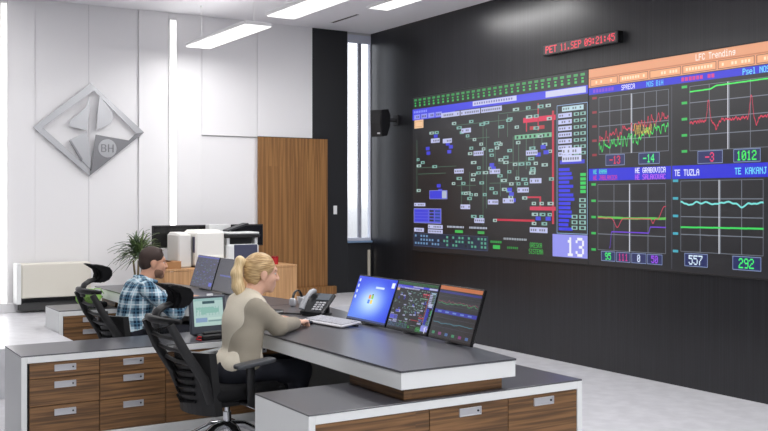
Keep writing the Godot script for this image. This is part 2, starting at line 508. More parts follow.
	for i in 7:
		label_box(im, 0.862, 0.21 + i * 0.034, 0.064, 0.024, c8(200, 205, 245))
		for j in 2: rect(im, 0.935 + j * 0.03, 0.212 + i * 0.034, 0.96 + j * 0.03, 0.23 + i * 0.034, c8(140, 190, 180)); rect(im, 0.942 + j * 0.03, 0.216 + i * 0.034, 0.953 + j * 0.03, 0.226 + i * 0.034, c8(14, 26, 26))
	label_box(im, 0.88, 0.175, 0.1, 0.026, c8(190, 220, 230))
	rect(im, 0.87, 0.46, 0.985, 0.48, blue)
	label_box(im, 0.88, 0.395, 0.09, 0.034, c8(214, 218, 250)); label_box(im, 0.88, 0.435, 0.09, 0.034, c8(214, 218, 250))
	for i in 15: rect(im, 0.864, 0.5 + i * 0.0225, 0.864 + 0.045 + rng.randf() * 0.03, 0.516 + i * 0.0225, c8(42, 46, 235))
	for i in 5: rect(im, 0.965, 0.53 + i * 0.022, 0.99, 0.546 + i * 0.022, c8(40, 210, 90))
	for i in 6:
		rect(im, 0.96, 0.66 + i * 0.029, 0.99, 0.68 + i * 0.029, c8(150, 200, 190)); rect(im, 0.967, 0.664 + i * 0.029, 0.983, 0.676 + i * 0.029, c8(14, 26, 26))
		if i > 2: rect(im, 0.925, 0.66 + i * 0.029, 0.952, 0.68 + i * 0.029, c8(150, 200, 190)); rect(im, 0.931, 0.664 + i * 0.029, 0.946, 0.676 + i * 0.029, c8(14, 26, 26))
	rect(im, 0.834, 0.852, 0.998, 0.972, c8(150, 152, 245))
	text(im, "13", int(0.9 * W), int(0.866 * H), 12.0, c8(248, 248, 255), 0.85)
	return im

func trend_image(W := 2048, H := 1252) -> Image:
	rng.seed = 23
	var im := Image.create(W, H, false, Image.FORMAT_RGB8)
	im.fill(SCR_BG)
	rect(im, 0.0, 0.0, 1.0, 0.095, c8(232, 160, 118))
	rect(im, 0.0, 0.043, 1.0, 0.05, c8(205, 128, 88))
	for i in 8: frame(im, 0.008 + i * 0.122, 0.052, 0.124 + i * 0.122, 0.09, c8(120, 70, 48), 3)
	for i in 8:
		rect(im, 0.012 + i * 0.122, 0.056, 0.12 + i * 0.122, 0.086, c8(244, 176, 126))
		for j in 9: if rng.randf() < 0.8: rect(im, 0.02 + i * 0.122 + j * 0.0105, 0.064, 0.027 + i * 0.122 + j * 0.0105, 0.078, c8(250, 226, 190))
	text(im, "LFC Trending", int(0.42 * W), int(0.008 * H), 3.6, c8(250, 235, 225))
	var bl := c8(26, 30, 215)
	rect(im, 0.0, 0.098, 1.0, 0.132, bl); rect(im, 0.0, 0.51, 1.0, 0.572, bl)
	text(im, "SPRECA", int(0.14 * W), int(0.103 * H), 3.0, c8(235, 235, 255)); text(im, "NOS BiH", int(0.24 * W), int(0.103 * H), 3.0, c8(90, 210, 250))
	for i in 7: rect(im, 0.02 + i * 0.013, 0.106, 0.03 + i * 0.013, 0.124, c8(130, 60, 210))
	for i in 9: if i != 6: rect(im, 0.37 + i * 0.013, 0.106, 0.38 + i * 0.013, 0.124, c8(215, 40, 130))
	text(im, "Psel NOS BiH", int(0.575 * W), int(0.103 * H), 3.4, c8(110, 225, 250))
	text(im, "HE RAMA", int(0.02 * W), int(0.515 * H), 2.8, c8(70, 220, 200)); text(im, "HE JABLANICA", int(0.02 * W), int(0.545 * H), 2.8, c8(205, 40, 150))
	text(im, "HE GRABOVICA", int(0.195 * W), int(0.513 * H), 3.2, c8(240, 240, 255)); text(im, "HE SALAKOVAC", int(0.195 * W), int(0.545 * H), 3.2, c8(190, 90, 240))
	text(im, "TE TUZLA", int(0.345 * W), int(0.528 * H), 3.6, c8(235, 240, 255)); text(im, "TE KAKANJ", int(0.55 * W), int(0.528 * H), 3.6, c8(110, 225, 250))
	var grid := c8(120, 128, 140)
	var boxes := [[0.044, 0.15, 0.324, 0.44], [0.399, 0.15, 0.665, 0.446], [0.04, 0.59, 0.313, 0.922], [0.367, 0.58, 0.639, 0.906], [0.72, 0.15, 0.98, 0.446], [0.72, 0.58, 0.98, 0.906]]
	for n in boxes.size():
		var b: Array = boxes[n]
		frame(im, b[0], b[1], b[2], b[3], grid, 3)
		var nx := 6 if n == 0 else 4
		for i in range(1, nx): rect(im, lerpf(b[0], b[2], i / float(nx)), b[1], lerpf(b[0], b[2], i / float(nx)) + 0.002, b[3], grid)
		var ny := 4
		for i in range(1, ny): rect(im, b[0], lerpf(b[1], b[3], i / float(ny)), b[2], lerpf(b[1], b[3], i / float(ny)) + 0.004, grid)
		var mid: float = lerpf(b[0], b[2], 0.48)
		rect(im, mid, b[1], mid + 0.003, b[3], c8(225, 230, 240))
		var sc: Color = [c8(150, 30, 50), c8(40, 190, 80), c8(40, 190, 80), c8(60, 170, 190), c8(40, 190, 80), c8(60, 170, 190)][n]
		for i in 5: rect(im, b[0] - 0.028, lerpf(b[1], b[3], i / 4.0) - 0.006, b[0] - 0.008, lerpf(b[1], b[3], i / 4.0) + 0.006, sc)
	rect(im, 0.333, 0.14, 0.337, 0.99, c8(60, 64, 74)); rect(im, 0.68, 0.14, 0.684, 0.99, c8(60, 64, 74))
	var nz := FastNoiseLite.new()
	nz.seed = 5; nz.frequency = 1.0; nz.fractal_octaves = 2
	curve(im, 0.044, 0.322, func(k): return 0.352 - 0.075 * k + nz.get_noise_2d(k * 20.0, 1.0) * 0.05, c8(225, 40, 80), 5)
	curve(im, 0.044, 0.322, func(k): return 0.395 - 0.055 * k - 0.05 * maxf(0, k - 0.6) + nz.get_noise_2d(k * 20.0, 9.0) * 0.05, c8(40, 235, 90), 6)
	curve(im, 0.19, 0.26, func(k): return 0.335 + nz.get_noise_2d(k * 9.0, 14.0) * 0.06, c8(220, 200, 70), 5)
	curve(im, 0.399, 0.665, func(k): return 0.312 + nz.get_noise_2d(k * 40.0, 3.0) * 0.012 - 0.09 * exp(-pow((k - 0.24) / 0.02, 2)) + 0.035 * exp(-pow((k - 0.34) / 0.03, 2)) - 0.1 * exp(-pow((k - 0.76) / 0.02, 2)) + 0.03 * exp(-pow((k - 0.82) / 0.02, 2)), c8(225, 40, 80), 5)
	curve(im, 0.399, 0.665, func(k): return 0.172 - 0.012 * smoothstep(0.25, 0.35, k) - 0.006 * k, c8(60, 240, 90), 6)
	curve(im, 0.04, 0.313, func(k): return 0.752 + nz.get_noise_2d(k * 3.0, 4.0) * 0.003, c8(90, 190, 70), 10)
	curve(im, 0.04, 0.313, func(k): return 0.758 + 0.045 * exp(-pow((k - 0.3) / 0.05, 2)) + 0.02 * exp(-pow((k - 0.82) / 0.02, 2)) - 0.06 * smoothstep(0.88, 0.98, k), c8(215, 45, 85), 4)
	curve(im, 0.09, 0.313, func(k): return 0.905 - 0.08 * smoothstep(0.0, 0.04, k) - 0.03 * smoothstep(0.7, 0.74, k), c8(110, 50, 220), 5)
	curve(im, 0.367, 0.639, func(k): return 0.68 + nz.get_noise_2d(k * 6.0, 7.0) * 0.012 + 0.008 * exp(-pow((k - 0.75) / 0.04, 2)), c8(120, 225, 220), 7)
	curve(im, 0.367, 0.639, func(k): return 0.79 - 0.004 * k, c8(50, 220, 90), 7)
	for b in [[0.074, 0.442, 0.153, 0.497, "-13", c8(230, 40, 80)], [0.209, 0.442, 0.29, 0.497, "-14", c8(60, 250, 130)], [0.427, 0.448, 0.511, 0.505, "-3", c8(240, 50, 110)], [0.546, 0.448, 0.63, 0.505, "1012", c8(60, 250, 90)],
			[0.055, 0.927, 0.114, 0.976, "95", c8(60, 250, 110)], [0.119, 0.927, 0.176, 0.976, "111", c8(210, 40, 130)], [0.181, 0.927, 0.239, 0.976, "0", c8(220, 235, 255)], [0.243, 0.927, 0.3, 0.976, "50", c8(160, 70, 240)],
			[0.381, 0.912, 0.461, 0.972, "557", c8(220, 240, 255)], [0.543, 0.912, 0.632, 0.972, "292", c8(60, 250, 110)]]:
		rect(im, b[0], b[1], b[2], b[3], c8(22, 34, 92)); frame(im, b[0], b[1], b[2], b[3], c8(150, 170, 215), 3)
		var n: int = b[4].length()
		var px: float = 1400.0 / W * minf((b[3] - b[1]) * H * 0.74 / 7.0, (b[2] - b[0]) * W * 0.92 / (6.0 * n * 0.72))
		text(im, b[4], int((b[0] + b[2]) * 0.5 * W - n * 3.0 * px * 0.72 * W / 1400.0), int((b[1] + b[3]) * 0.5 * H - 3.5 * px * W / 1400.0), px, b[5])
	return im

func desktop_image() -> Image:
	var im := Image.create(320, 200, false, Image.FORMAT_RGB8)
	for y in 200:
		for x in 320:
			var d := Vector2((x - 150) / 320.0, (y - 110) / 200.0).length()
			var a := c8(190, 225, 255).lerp(c8(24, 62, 222), smoothstep(0.0, 0.62, d))
			im.set_pixel(x, y, a.lerp(c8(150, 205, 250), 0.45 * smoothstep(0.4, 1.0, (y / 200.0)) * smoothstep(0.6, 0.0, x / 320.0)))
	for p in [[-1, -1, c8(225, 140, 70)], [1, -1, c8(140, 200, 80)], [-1, 1, c8(70, 130, 230)], [1, 1, c8(245, 210, 80)]]:
		im.fill_rect(Rect2i(150 + int(p[0]) * 11 - 9, 100 + int(p[1]) * 11 - 9, 18, 18), p[2])
	for i in 4: im.fill_rect(Rect2i(10, 12 + i * 26, 12, 14), c8(205, 220, 245))
	im.fill_rect(Rect2i(165, 40, 70, 9), c8(205, 222, 250)); im.fill_rect(Rect2i(286, 14, 24, 24), c8(225, 232, 250)); im.fill_rect(Rect2i(0, 192, 320, 8), c8(40, 60, 110))
	return im

func list_image() -> Image:
	rng.seed = 31
	var im := Image.create(320, 250, false, Image.FORMAT_RGB8)
	im.fill(c8(176, 204, 196))
	rect(im, 0.0, 0.0, 1.0, 0.09, c8(150, 185, 180)); rect(im, 0.3, 0.1, 0.72, 0.2, c8(56, 84, 84))
	for i in 8: rect(im, 0.08 + i * 0.11, 0.3, 0.09 + i * 0.11, 0.62, c8(110, 160, 145))
	for i in 26: rect(im, 0.06 + rng.randf() * 0.8, 0.3 + rng.randf() * 0.3, 0.1 + rng.randf() * 0.05 + 0.8 * rng.randf(), 0.305 + 0.3 * rng.randf(), c8(140, 185, 170))
	rect(im, 0.06, 0.7, 0.45, 0.86, c8(132, 158, 190)); rect(im, 0.48, 0.7, 0.95, 0.78, c8(190, 215, 205)); rect(im, 0.48, 0.8, 0.95, 0.86, c8(120, 150, 150))
	return im

func small_trend_image() -> Image:
	rng.seed = 37
	var im := Image.create(320, 200, false, Image.FORMAT_RGB8)
	im.fill(c8(26, 27, 34))
	rect(im, 0.0, 0.0, 1.0, 0.075, c8(226, 128, 70)); rect(im, 0.0, 0.1, 1.0, 0.14, c8(40, 44, 150)); rect(im, 0.0, 0.47, 1.0, 0.54, c8(36, 44, 190))
	for i in 5: rect(im, 0.08 + i * 0.18, 0.49, 0.17 + i * 0.18, 0.52, c8(120, 160, 235))
	for i in 3:
		rect(im, 0.0, 0.2 + i * 0.09, 1.0, 0.207 + i * 0.09, c8(80, 86, 110)); rect(im, 0.0, 0.62 + i * 0.09, 1.0, 0.627 + i * 0.09, c8(80, 90, 110))
	var nz := FastNoiseLite.new()
	nz.seed = 3; nz.frequency = 1.0
	curve(im, 0.03, 0.97, func(k): return 0.3 + nz.get_noise_2d(k * 8.0, 1.0) * 0.06, c8(150, 60, 90), 2)
	curve(im, 0.03, 0.97, func(k): return 0.33 + nz.get_noise_2d(k * 8.0, 5.0) * 0.06, c8(60, 170, 110), 2)
	curve(im, 0.03, 0.97, func(k): return 0.72 + nz.get_noise_2d(k * 5.0, 8.0) * 0.03, c8(60, 150, 170), 2)
	for i in 6: rect(im, 0.06 + i * 0.16, 0.9, 0.13 + i * 0.16, 0.96, [c8(60, 160, 110), c8(150, 50, 140), c8(70, 120, 190)][i % 3])
	return im

func dim_scheme_image() -> Image:
	rng.seed = 41
	var im := Image.create(320, 200, false, Image.FORMAT_RGB8)
	im.fill(c8(20, 24, 58))
	rect(im, 0.0, 0.0, 1.0, 0.05, c8(40, 54, 150))
	for i in 90:
		var u := 0.03 + rng.randf() * 0.92
		var v := 0.08 + rng.randf() * 0.85
		rect(im, u, v, u + 0.03 + rng.randf() * 0.03, v + 0.02, [c8(60, 90, 150), c8(60, 110, 100), c8(70, 70, 170)][i % 3])
	rect(im, 0.84, 0.82, 0.97, 0.94, c8(60, 76, 200))
	return im

func dim_text_image() -> Image:
	rng.seed = 43
	var im := Image.create(320, 200, false, Image.FORMAT_RGB8)
	im.fill(c8(24, 26, 44))
	for i in 12: rect(im, 0.18 + i * 0.055, 0.5, 0.215 + i * 0.055, 0.55, c8(60, 80, 180))
	for i in 4: rect(im, 0.05, 0.15 + i * 0.2, 0.95, 0.16 + i * 0.2, c8(38, 42, 66))
	return im

func screen_mat(key: String, im: Image, energy: float, rough := 0.25) -> StandardMaterial3D:
	var m := mat(key, Color(0.03, 0.03, 0.035), rough, 0.0, 0.66)
	im.generate_mipmaps()
	m.emission_enabled = true; m.emission = Color.BLACK
	m.emission_operator = BaseMaterial3D.EMISSION_OP_ADD
	m.emission_texture = ImageTexture.create_from_image(im)
	m.emission_energy_multiplier = energy
	return m

# a flat picture surface with UVs: o = top left, u = across, v = down
func picture(called: String, o: Vector3, u: Vector3, v: Vector3, m: Material, parent: Node3D = null) -> MeshInstance3D:
	var st := mb()
	var n := v.cross(u).normalized()
	var pts := [[o, Vector2(0, 0)], [o + u, Vector2(1, 0)], [o + u + v, Vector2(1, 1)], [o, Vector2(0, 0)], [o + u + v, Vector2(1, 1)], [o + v, Vector2(0, 1)]]
	for p in pts:
		st.set_normal(-n if false else n); st.set_uv(p[1]); st.add_vertex(p[0])
	var mi := MeshInstance3D.new()
	mi.mesh = st.commit(); mi.material_override = m
	mi.name = called
	if parent: parent.add_child(mi, true)
	else: add_child(mi)
	return mi

# ---------------------------------------------------------------- lamps
func pendant(x0: float, x1: float, z0: float, z1: float, y: float, label: String, energy: float, group: String) -> void:
	var t := thing("pendant_light", label, "ceiling light", Vector3((x0 + x1) * 0.5, y, (z0 + z1) * 0.5), 0.0, group)
	var w := x1 - x0
	var l := absf(z1 - z0)
	var st := mb()
	bx(st, Vector3(0, 0.026, 0), Vector3(w, 0.036, l), 0.008)
	obj("housing", st, mats.lamp_white, t)
	st = mb()
	bx(st, Vector3(0, 0.006, 0), Vector3(w - 0.02, 0.012, l - 0.02), 0.004)
	obj("diffuser", st, mats.lamp_glow, t)
	st = mb()
	bx(st, Vector3(0, 0.046, 0), Vector3(w * 0.5, 0.004, l - 0.1), 0.0)
	obj("top_diffuser", st, mats.lamp_glow, t)
	lamp_area("pendant_uplamp", Vector3((x0 + x1) * 0.5, y + 0.052, (z0 + z1) * 0.5), Vector2(w * 0.5, l - 0.1), energy * 0.055, Vector3(90, 0, 0))
	for e in [-1.0, 1.0]:
		st = mb()
		var ze: float = e * (l * 0.5 - 0.12)
		tube(st, [Vector3(0, 0.04, ze), Vector3(0, CEIL - y, ze)], 0.002, 6)
		obj("cable", st, mats.lamp_white, t)
		st = mb()
		lathe(st, [Vector2(0.0, -0.012), Vector2(0.018, -0.012), Vector2(0.018, 0.0), Vector2(0, 0)], Vector3(0, CEIL - y, ze), 16)
		obj("canopy", st, mats.lamp_white, t)
	lamp_area("pendant_lamp", Vector3((x0 + x1) * 0.5, y - 0.004, (z0 + z1) * 0.5), Vector2(w - 0.03, l - 0.03), energy)

func flush_light(x0: float, x1: float, z0: float, z1: float, label: String, energy: float, group: String) -> void:
	var t := thing("ceiling_light", label, "ceiling light", Vector3((x0 + x1) * 0.5, CEIL, (z0 + z1) * 0.5), 0.0, group)
	var w := x1 - x0
	var l := absf(z1 - z0)
	var st := mb()
	for e in [-1.0, 1.0]:
		bx(st, Vector3(e * (w * 0.5 - 0.006), -0.012, 0), Vector3(0.012, 0.024, l), 0.002)
		bx(st, Vector3(0, -0.012, e * (l * 0.5 - 0.006)), Vector3(w - 0.024, 0.024, 0.012), 0.002)
	obj("rim", st, mats.lamp_white, t)
	st = mb()
	bx(st, Vector3(0, -0.01, 0), Vector3(w - 0.024, 0.018, l - 0.024), 0.002)
	obj("diffuser", st, mats.lamp_glow, t)
	lamp_area("ceiling_lamp", Vector3((x0 + x1) * 0.5, CEIL - 0.026, (z0 + z1) * 0.5), Vector2(w - 0.03, l - 0.03), energy)

func lamp_area(called: String, at: Vector3, size: Vector2, energy: float, turn := Vector3(-90, 0, 0), tint := Color(1.0, 0.995, 0.995)) -> void:
	var a := AreaLight3D.new()
	a.name = called
	a.area_size = size; a.light_energy = energy; a.light_color = tint
	a.shadow_enabled = true
	a.set("area_range", 30.0); a.set("area_attenuation", 2.0)
	add_child(a, true)
	a.position = at; a.rotation_degrees = turn

func wall_strip(x: float, label: String, energy: float, w := 0.075) -> void:
	var t := thing("wall_light_strip", label, "wall light", Vector3(x, 0.45, WZ + 0.03), 0.0, "vertical light strips in the white wall")
	var st := mb()
	for e in [-1.0, 1.0]: bx(st, Vector3(e * (w * 0.5 + 0.004), 1.61, 0), Vector3(0.008, 3.22, 0.03), 0.001)
	bx(st, Vector3(0, 3.216, 0), Vector3(w, 0.008, 0.03), 0.001); bx(st, Vector3(0, 0.004, 0), Vector3(w, 0.008, 0.03), 0.001)
	obj("channel", st, mats.lamp_white, t)
	st = mb()
	bx(st, Vector3(0, 1.61, -0.002), Vector3(w, 3.2, 0.02), 0.0)
	obj("diffuser", st, mats.lamp_glow, t)
	lamp_area("strip_lamp", Vector3(x, 2.06, WZ + 0.048), Vector2(w - 0.01, 3.1), energy, Vector3(0, 180, 0))

# ---------------------------------------------------------------- furniture
# low cabinet with drawers in its camera-side face; cols: [x of each column edge], rows: [y edges from the top]; handles: per column list of rows with a handle
func lowboard(label: String, x0: float, x1: float, zf: float, zb: float, cols: Array, rows: Array, handle_y: Array, plain: Array, extra := []) -> Node3D:
	var t := thing("low_cabinet", label, "cabinet", Vector3((x0 + x1) * 0.5, 0, (zf + zb) * 0.5))
	var o := t.position
	var st := mb()
	bc(st, Vector3(x0, 0.592, zf) - o, Vector3(x1, 0.6, zb) - o, 0.002)
	obj("cabinet_top", st, mats.desk_top, t)
	for x in [x0, x1 - 0.036]:
		st = mb()
		bc(st, Vector3(x, 0.0, zf) - o, Vector3(x + 0.036, 0.592, zb) - o, 0.002)
		obj("side_panel", st, mats.white_lam, t)
	st = mb()
	bc(st, Vector3(x0 + 0.036, 0.55, zf) - o, Vector3(x1 - 0.036, 0.592, zb) - o, 0.002)
	obj("top_rail", st, mats.white_lam, t)
	st = mb()
	bc(st, Vector3(x0 + 0.036, 0.0, zf) - o, Vector3(x1 - 0.036, 0.06, zb) - o, 0.002)
	obj("bottom_rail", st, mats.white_lam, t)
	st = mb()
	bc(st, Vector3(x0 + 0.036, 0.06, zb) - o, Vector3(x1 - 0.036, 0.55, zb + 0.018) - o, 0.0)
	obj("back_panel", st, mats.white_lam, t)
	st = mb()
	bc(st, Vector3(x0 + 0.036, 0.06, zf - 0.03) - o, Vector3(x1 - 0.036, 0.55, zf - 0.036) - o, 0.0)
	obj("inner_panel", st, mats.black, t)
	for c in cols.size() - 1:
		for r in rows.size() - 1:
			var top: float = rows[r]
			var bot: float = rows[r + 1]
			st = mb()
			bc(st, Vector3(cols[c] + 0.002, bot + 0.002, zf - 0.004) - o, Vector3(cols[c + 1] - 0.002, top - 0.002, zf - 0.026) - o, 0.0015)
			var d := obj("drawer", st, mats["walnut%d" % ((c * 2 + r) % 3)], t)
			if plain.has(c): continue
			st = mb()
			var hx: float = (cols[c] + cols[c + 1]) * 0.5
			bx(st, Vector3(hx, handle_y[r], zf - 0.003) - o, Vector3(0.138, 0.04, 0.004), 0.001)
			# sunken grip plate: a rim of four bars
			for e in [-1.0, 1.0]:
				bx(st, Vector3(hx, handle_y[r] + e * 0.0185, zf + 0.001) - o, Vector3(0.138, 0.005, 0.008), 0.001)
				bx(st, Vector3(hx + e * 0.0665, handle_y[r], zf + 0.001) - o, Vector3(0.005, 0.032, 0.008), 0.001)
			obj("handle", st, mats.handle, d)
			st = mb()
			lathe(st, [Vector2(0, 0.006), Vector2(0.005, 0.006), Vector2(0.006, 0.0)], Vector3(hx + 0.05, handle_y[r], zf - 0.002) - o, 12, Basis(Vector3.RIGHT, PI / 2))
			obj("lock", st, mats.dark_metal, d)
	return t

func desk(label: String, poly: PackedVector2Array, plinths: Array, legs: Array) -> void:
	var t := thing("control_desk", label, "desk")
	var c := Vector2.ZERO
	for p in poly: c += p / poly.size()
	t.position = Vector3(c.x, 0, c.y)
	var lp := PackedVector2Array()
	for p in poly: lp.append(p - c)
	var xf := Transform3D(Basis(Vector3.RIGHT, Vector3.BACK, Vector3.DOWN), Vector3.ZERO)   # (x, z) in plan, pushed downwards
	var st := mb()
	prism(st, lp, -0.76, -0.75, xf)
	obj("desktop", st, mats.desk_top, t)
	st = mb()
	var inner := Geometry2D.offset_polygon(lp, -0.004)[0]
	prism(st, inner, -0.75, -0.666, xf)
	obj("desk_slab", st, mats.white_lam, t)
	for b in plinths:
		st = mb()
		bc(st, Vector3(b[0] - c.x, 0.6, b[1] - c.y), Vector3(b[2] - c.x, 0.666, b[3] - c.y), 0.002)
		obj("plinth", st, mats.walnut0, t)
	for b in legs:
		st = mb()
		bc(st, Vector3(b[0] - c.x, 0.0, b[1] - c.y), Vector3(b[2] - c.x, 0.666, b[3] - c.y), 0.003)
		obj("leg_panel", st, mats.panel_grey, t)

# a flat display standing on its lower edge; z0 far end, z1 near end, leaning back by lean
func desk_screen(label: String, group: String, x: float, z0: float, z1: float, h: float, lean: float, turn: float, m: Material) -> void:
	var t := thing("desk_monitor", label, "monitor", Vector3(x, 0.76, (z0 + z1) * 0.5), turn, group)
	var w := absf(z1 - z0) - 0.006
	var tilt := Basis(Vector3.BACK, -lean)
	var xf := Transform3D(tilt, Vector3(0, 0.012, 0))
	var st := mb()
	bx(st, Vector3(0.012, h * 0.5, 0), Vector3(0.02, h, w), 0.003, xf)
	obj("casing", st, mats.black_gloss, t)
	picture("screen", xf * Vector3(0.0012, h - 0.008, -w * 0.5 + 0.007), tilt * Vector3(0, 0, w - 0.014), tilt * Vector3(0, -(h - 0.022), 0), m, t)
	st = mb()
	tube(st, [xf * Vector3(0.02, h * 0.45, 0), xf * Vector3(0.06, h * 0.4, 0), Vector3(0.085, 0.2, 0), Vector3(0.085, 0.012, 0)], 0.016, 10)
	obj("stand", st, mats.dark_metal, t)
	st = mb()
	lathe(st, [Vector2(0, 0.014), Vector2(0.085, 0.012), Vector2(0.09, 0.0), Vector2(0, 0)], Vector3(0.085, 0, 0), 24)
	obj("base", st, mats.dark_metal, t)

func office_chair(label: String, at: Vector3, turn: float) -> void:
	var t := thing("office_chair", label, "chair", at, turn, "high-back office chairs")
	var st := mb()
	# seat
	pad(st, Vector3(0.02, 0.455, 0), Vector3(0.26, 0.045, 0.25), 0.4)
	pad(st, Vector3(0.25, 0.445, 0), Vector3(0.05, 0.035, 0.235), 0.5)
	obj("seat", st, mats.chair_cloth, t)
	st = mb()
	bx(st, Vector3(0.0, 0.4, 0), Vector3(0.34, 0.03, 0.36), 0.012)
	bx(st, Vector3(-0.02, 0.37, 0), Vector3(0.22, 0.045, 0.14), 0.015)
	obj("seat_pan", st, mats.chair_plastic, t)
	# back: two leaning rails, a top bar, slats, mesh
	var top := Vector3(-0.455, 0.9, 0)
	var bot := Vector3(-0.255, 0.56, 0)
	for s in [-1.0, 1.0]:
		st = mb()
		tube(st, [top + Vector3(0.01, -0.015, s * 0.19), top.lerp(bot, 0.5) + Vector3(-0.012, 0, s * 0.215), bot + Vector3(0, 0, s * 0.225), Vector3(-0.205, 0.42, s * 0.21)], [0.02, 0.024, 0.026, 0.022], 10, Vector2(0.8, 1.2))
		obj("back_rail", st, mats.chair_plastic, t)
	st = mb()
	tube(st, [top + Vector3(0.07, 0.0, -0.2), top + Vector3(0.0, 0.005, -0.12), top + Vector3(-0.02, 0.005, 0), top + Vector3(0.0, 0.005, 0.12), top + Vector3(0.07, 0.0, 0.2)], [0.014, 0.022, 0.024, 0.022, 0.014], 10)
	obj("top_bar", st, mats.chair_plastic, t)
	for k in [0.3, 0.52, 0.74]:
		st = mb()
		var q := top.lerp(bot, k)
		tube(st, [q + Vector3(0.0, 0, -0.205), q + Vector3(-0.025, 0, 0), q + Vector3(0.0, 0, 0.205)], 0.012, 8)
		obj("back_slat", st, mats.chair_plastic, t)
	st = mb()
	for k in 6:
		var y0 := k / 6.0
		var y1 := (k + 1) / 6.0
		for j in 6:
			var za := lerpf(-0.2, 0.2, j / 6.0)
			var zb := lerpf(-0.2, 0.2, (j + 1) / 6.0)
			var f := func(y: float, z: float) -> Vector3: return top.lerp(bot, y) + Vector3(0.014 - 0.018 * (1.0 - pow(z / 0.2, 2)), 0, z)
			st.set_smooth_group(1)
			quad(st, f.call(y0, za), f.call(y0, zb), f.call(y1, zb), f.call(y1, za), Vector3.RIGHT)
	obj("back_mesh", st, mats.chair_mesh, t)
	# lumbar shell: curved plate with ribs
	st = mb()
	var ring := PackedVector2Array()
	for i in 13:
		var z := lerpf(-0.235, 0.235, i / 12.0)
		ring.append(Vector2(0.09 * pow(z / 0.235, 2), z))
	for i in 13:
		var z := lerpf(0.235, -0.235, i / 12.0)
		ring.append(Vector2(0.09 * pow(z / 0.235, 2) + 0.045, z))
	var lean := Basis(Vector3(1, 0, 0), Vector3(0, 0, 1), Vector3(-0.12, 1, 0))
	prism(st, ring, 0.0, 0.37, Transform3D(lean, Vector3(-0.275, 0.34, 0)))
	obj("lumbar_shell", st, mats.chair_plastic, t)
	for k in 6:
		st = mb()
		var y := 0.42 + k * 0.045
		tube(st, [Vector3(-0.255 - (y - 0.34) * 0.12, y, -0.13), Vector3(-0.29 - (y - 0.34) * 0.12, y - 0.012, 0.0), Vector3(-0.255 - (y - 0.34) * 0.12, y, 0.13)], 0.009, 6)
		obj("lumbar_rib", st, mats.chair_cloth, t)
	st = mb()
	tube(st, [Vector3(-0.27, 0.42, 0), Vector3(-0.22, 0.37, 0), Vector3(-0.1, 0.365, 0)], 0.03, 10)
	obj("back_arm", st, mats.chair_plastic, t)
	# headrest: a C-shaped pad on a bent stem
	st = mb()
	var prof := PackedVector2Array([Vector2(0.012, 0.205), Vector2(0.03, 0.21), Vector2(0.075, 0.198), Vector2(0.12, 0.197), Vector2(0.155, 0.185), Vector2(0.177, 0.155), Vector2(0.176, 0.115), Vector2(0.15, 0.08), Vector2(0.105, 0.06), Vector2(0.072, 0.064), Vector2(0.086, 0.09), Vector2(0.094, 0.125), Vector2(0.082, 0.16), Vector2(0.05, 0.182)])
	for i in 6:
		var za := lerpf(-0.105, 0.105, i / 6.0)
		var zb := lerpf(-0.105, 0.105, (i + 1) / 6.0)
		var m := (za + zb) * 0.5
		var sc := 1.0 - 0.18 * pow(absf(m) / 0.105, 3)
		var p2 := PackedVector2Array()
		for p in prof: p2.append(Vector2(0.1, 0.13) + (p - Vector2(0.1, 0.13)) * sc + Vector2(0.03 * pow(m / 0.105, 2), 0))
		prism(st, p2, za, zb, Transform3D(Basis(), top))
	obj("headrest", st, mats.chair_cloth, t)
	st = mb()
	tube(st, [top + Vector3(0.1, 0.085, 0), top + Vector3(0.05, 0.075, 0), top + Vector3(0.01, 0.05, 0), top + Vector3(-0.012, 0.0, 0), top + Vector3(0.0, -0.04, 0)], [0.02, 0.022, 0.022, 0.022, 0.02], 10, Vector2(2.2, 0.8))
	obj("headrest_stem", st, mats.chair_plastic, t)
	for s in [-1.0, 1.0]:
		st = mb()
		tube(st, [Vector3(0.02, 0.39, s * 0.17), Vector3(0.03, 0.395, s * 0.265), Vector3(0.02, 0.46, s * 0.275), Vector3(0.02, 0.62, s * 0.265)], [0.02, 0.022, 0.022, 0.022], 10, Vector2(1.3, 0.8))
		var a := obj("armrest", st, mats.chair_plastic, t)
		st = mb()
		pad(st, Vector3.ZERO, Vector3(0.13, 0.015, 0.042), 0.35, Transform3D(Basis(Vector3.BACK, 0.1), Vector3(0.05, 0.633, s * 0.265)))
		obj("arm_pad", st, mats.arm_pad, a)
	st = mb()
	tube(st, [Vector3(0, 0.19, 0), Vector3(0, 0.31, 0)], 0.026, 14); tube(st, [Vector3(0, 0.31, 0), Vector3(0, 0.36, 0)], 0.017, 14)
	obj("gas_column", st, mats.chrome, t)
	st = mb()
	tube(st, [Vector3(0.05, 0.375, 0.06), Vector3(0.06, 0.36, 0.16), Vector3(0.09, 0.35, 0.23), Vector3(0.13, 0.365, 0.26)], [0.006, 0.006, 0.008, 0.009], 8)
	obj("lever", st, mats.chrome, t)
	for k in 5:
		var a := TAU * k / 5.0 + 0.35
		var d := Vector3(cos(a), 0, sin(a))
		st = mb()
		tube(st, [Vector3(0, 0.235, 0), d * 0.1 + Vector3(0, 0.225, 0), d * 0.32 + Vector3(0, 0.115, 0)], [0.036, 0.032, 0.02], 8, Vector2(1.1, 0.7))
		obj("base_leg", st, mats.chrome, t)
		st = mb()
		for e in [-1.0, 1.0]:
			var side: Vector3 = d.cross(Vector3.UP) * e
			lathe(st, [Vector2(0, -0.01), Vector2(0.024, -0.01), Vector2(0.028, -0.004), Vector2(0.028, 0.004), Vector2(0.024, 0.01), Vector2(0, 0.01)], d * 0.32 + Vector3(0, 0.029, 0) + side * 0.016, 14, Basis(d, side, d.cross(side)))
		tube(st, [d * 0.32 + Vector3(0, 0.03, 0), d * 0.32 + Vector3(0, 0.115, 0)], 0.01, 8)
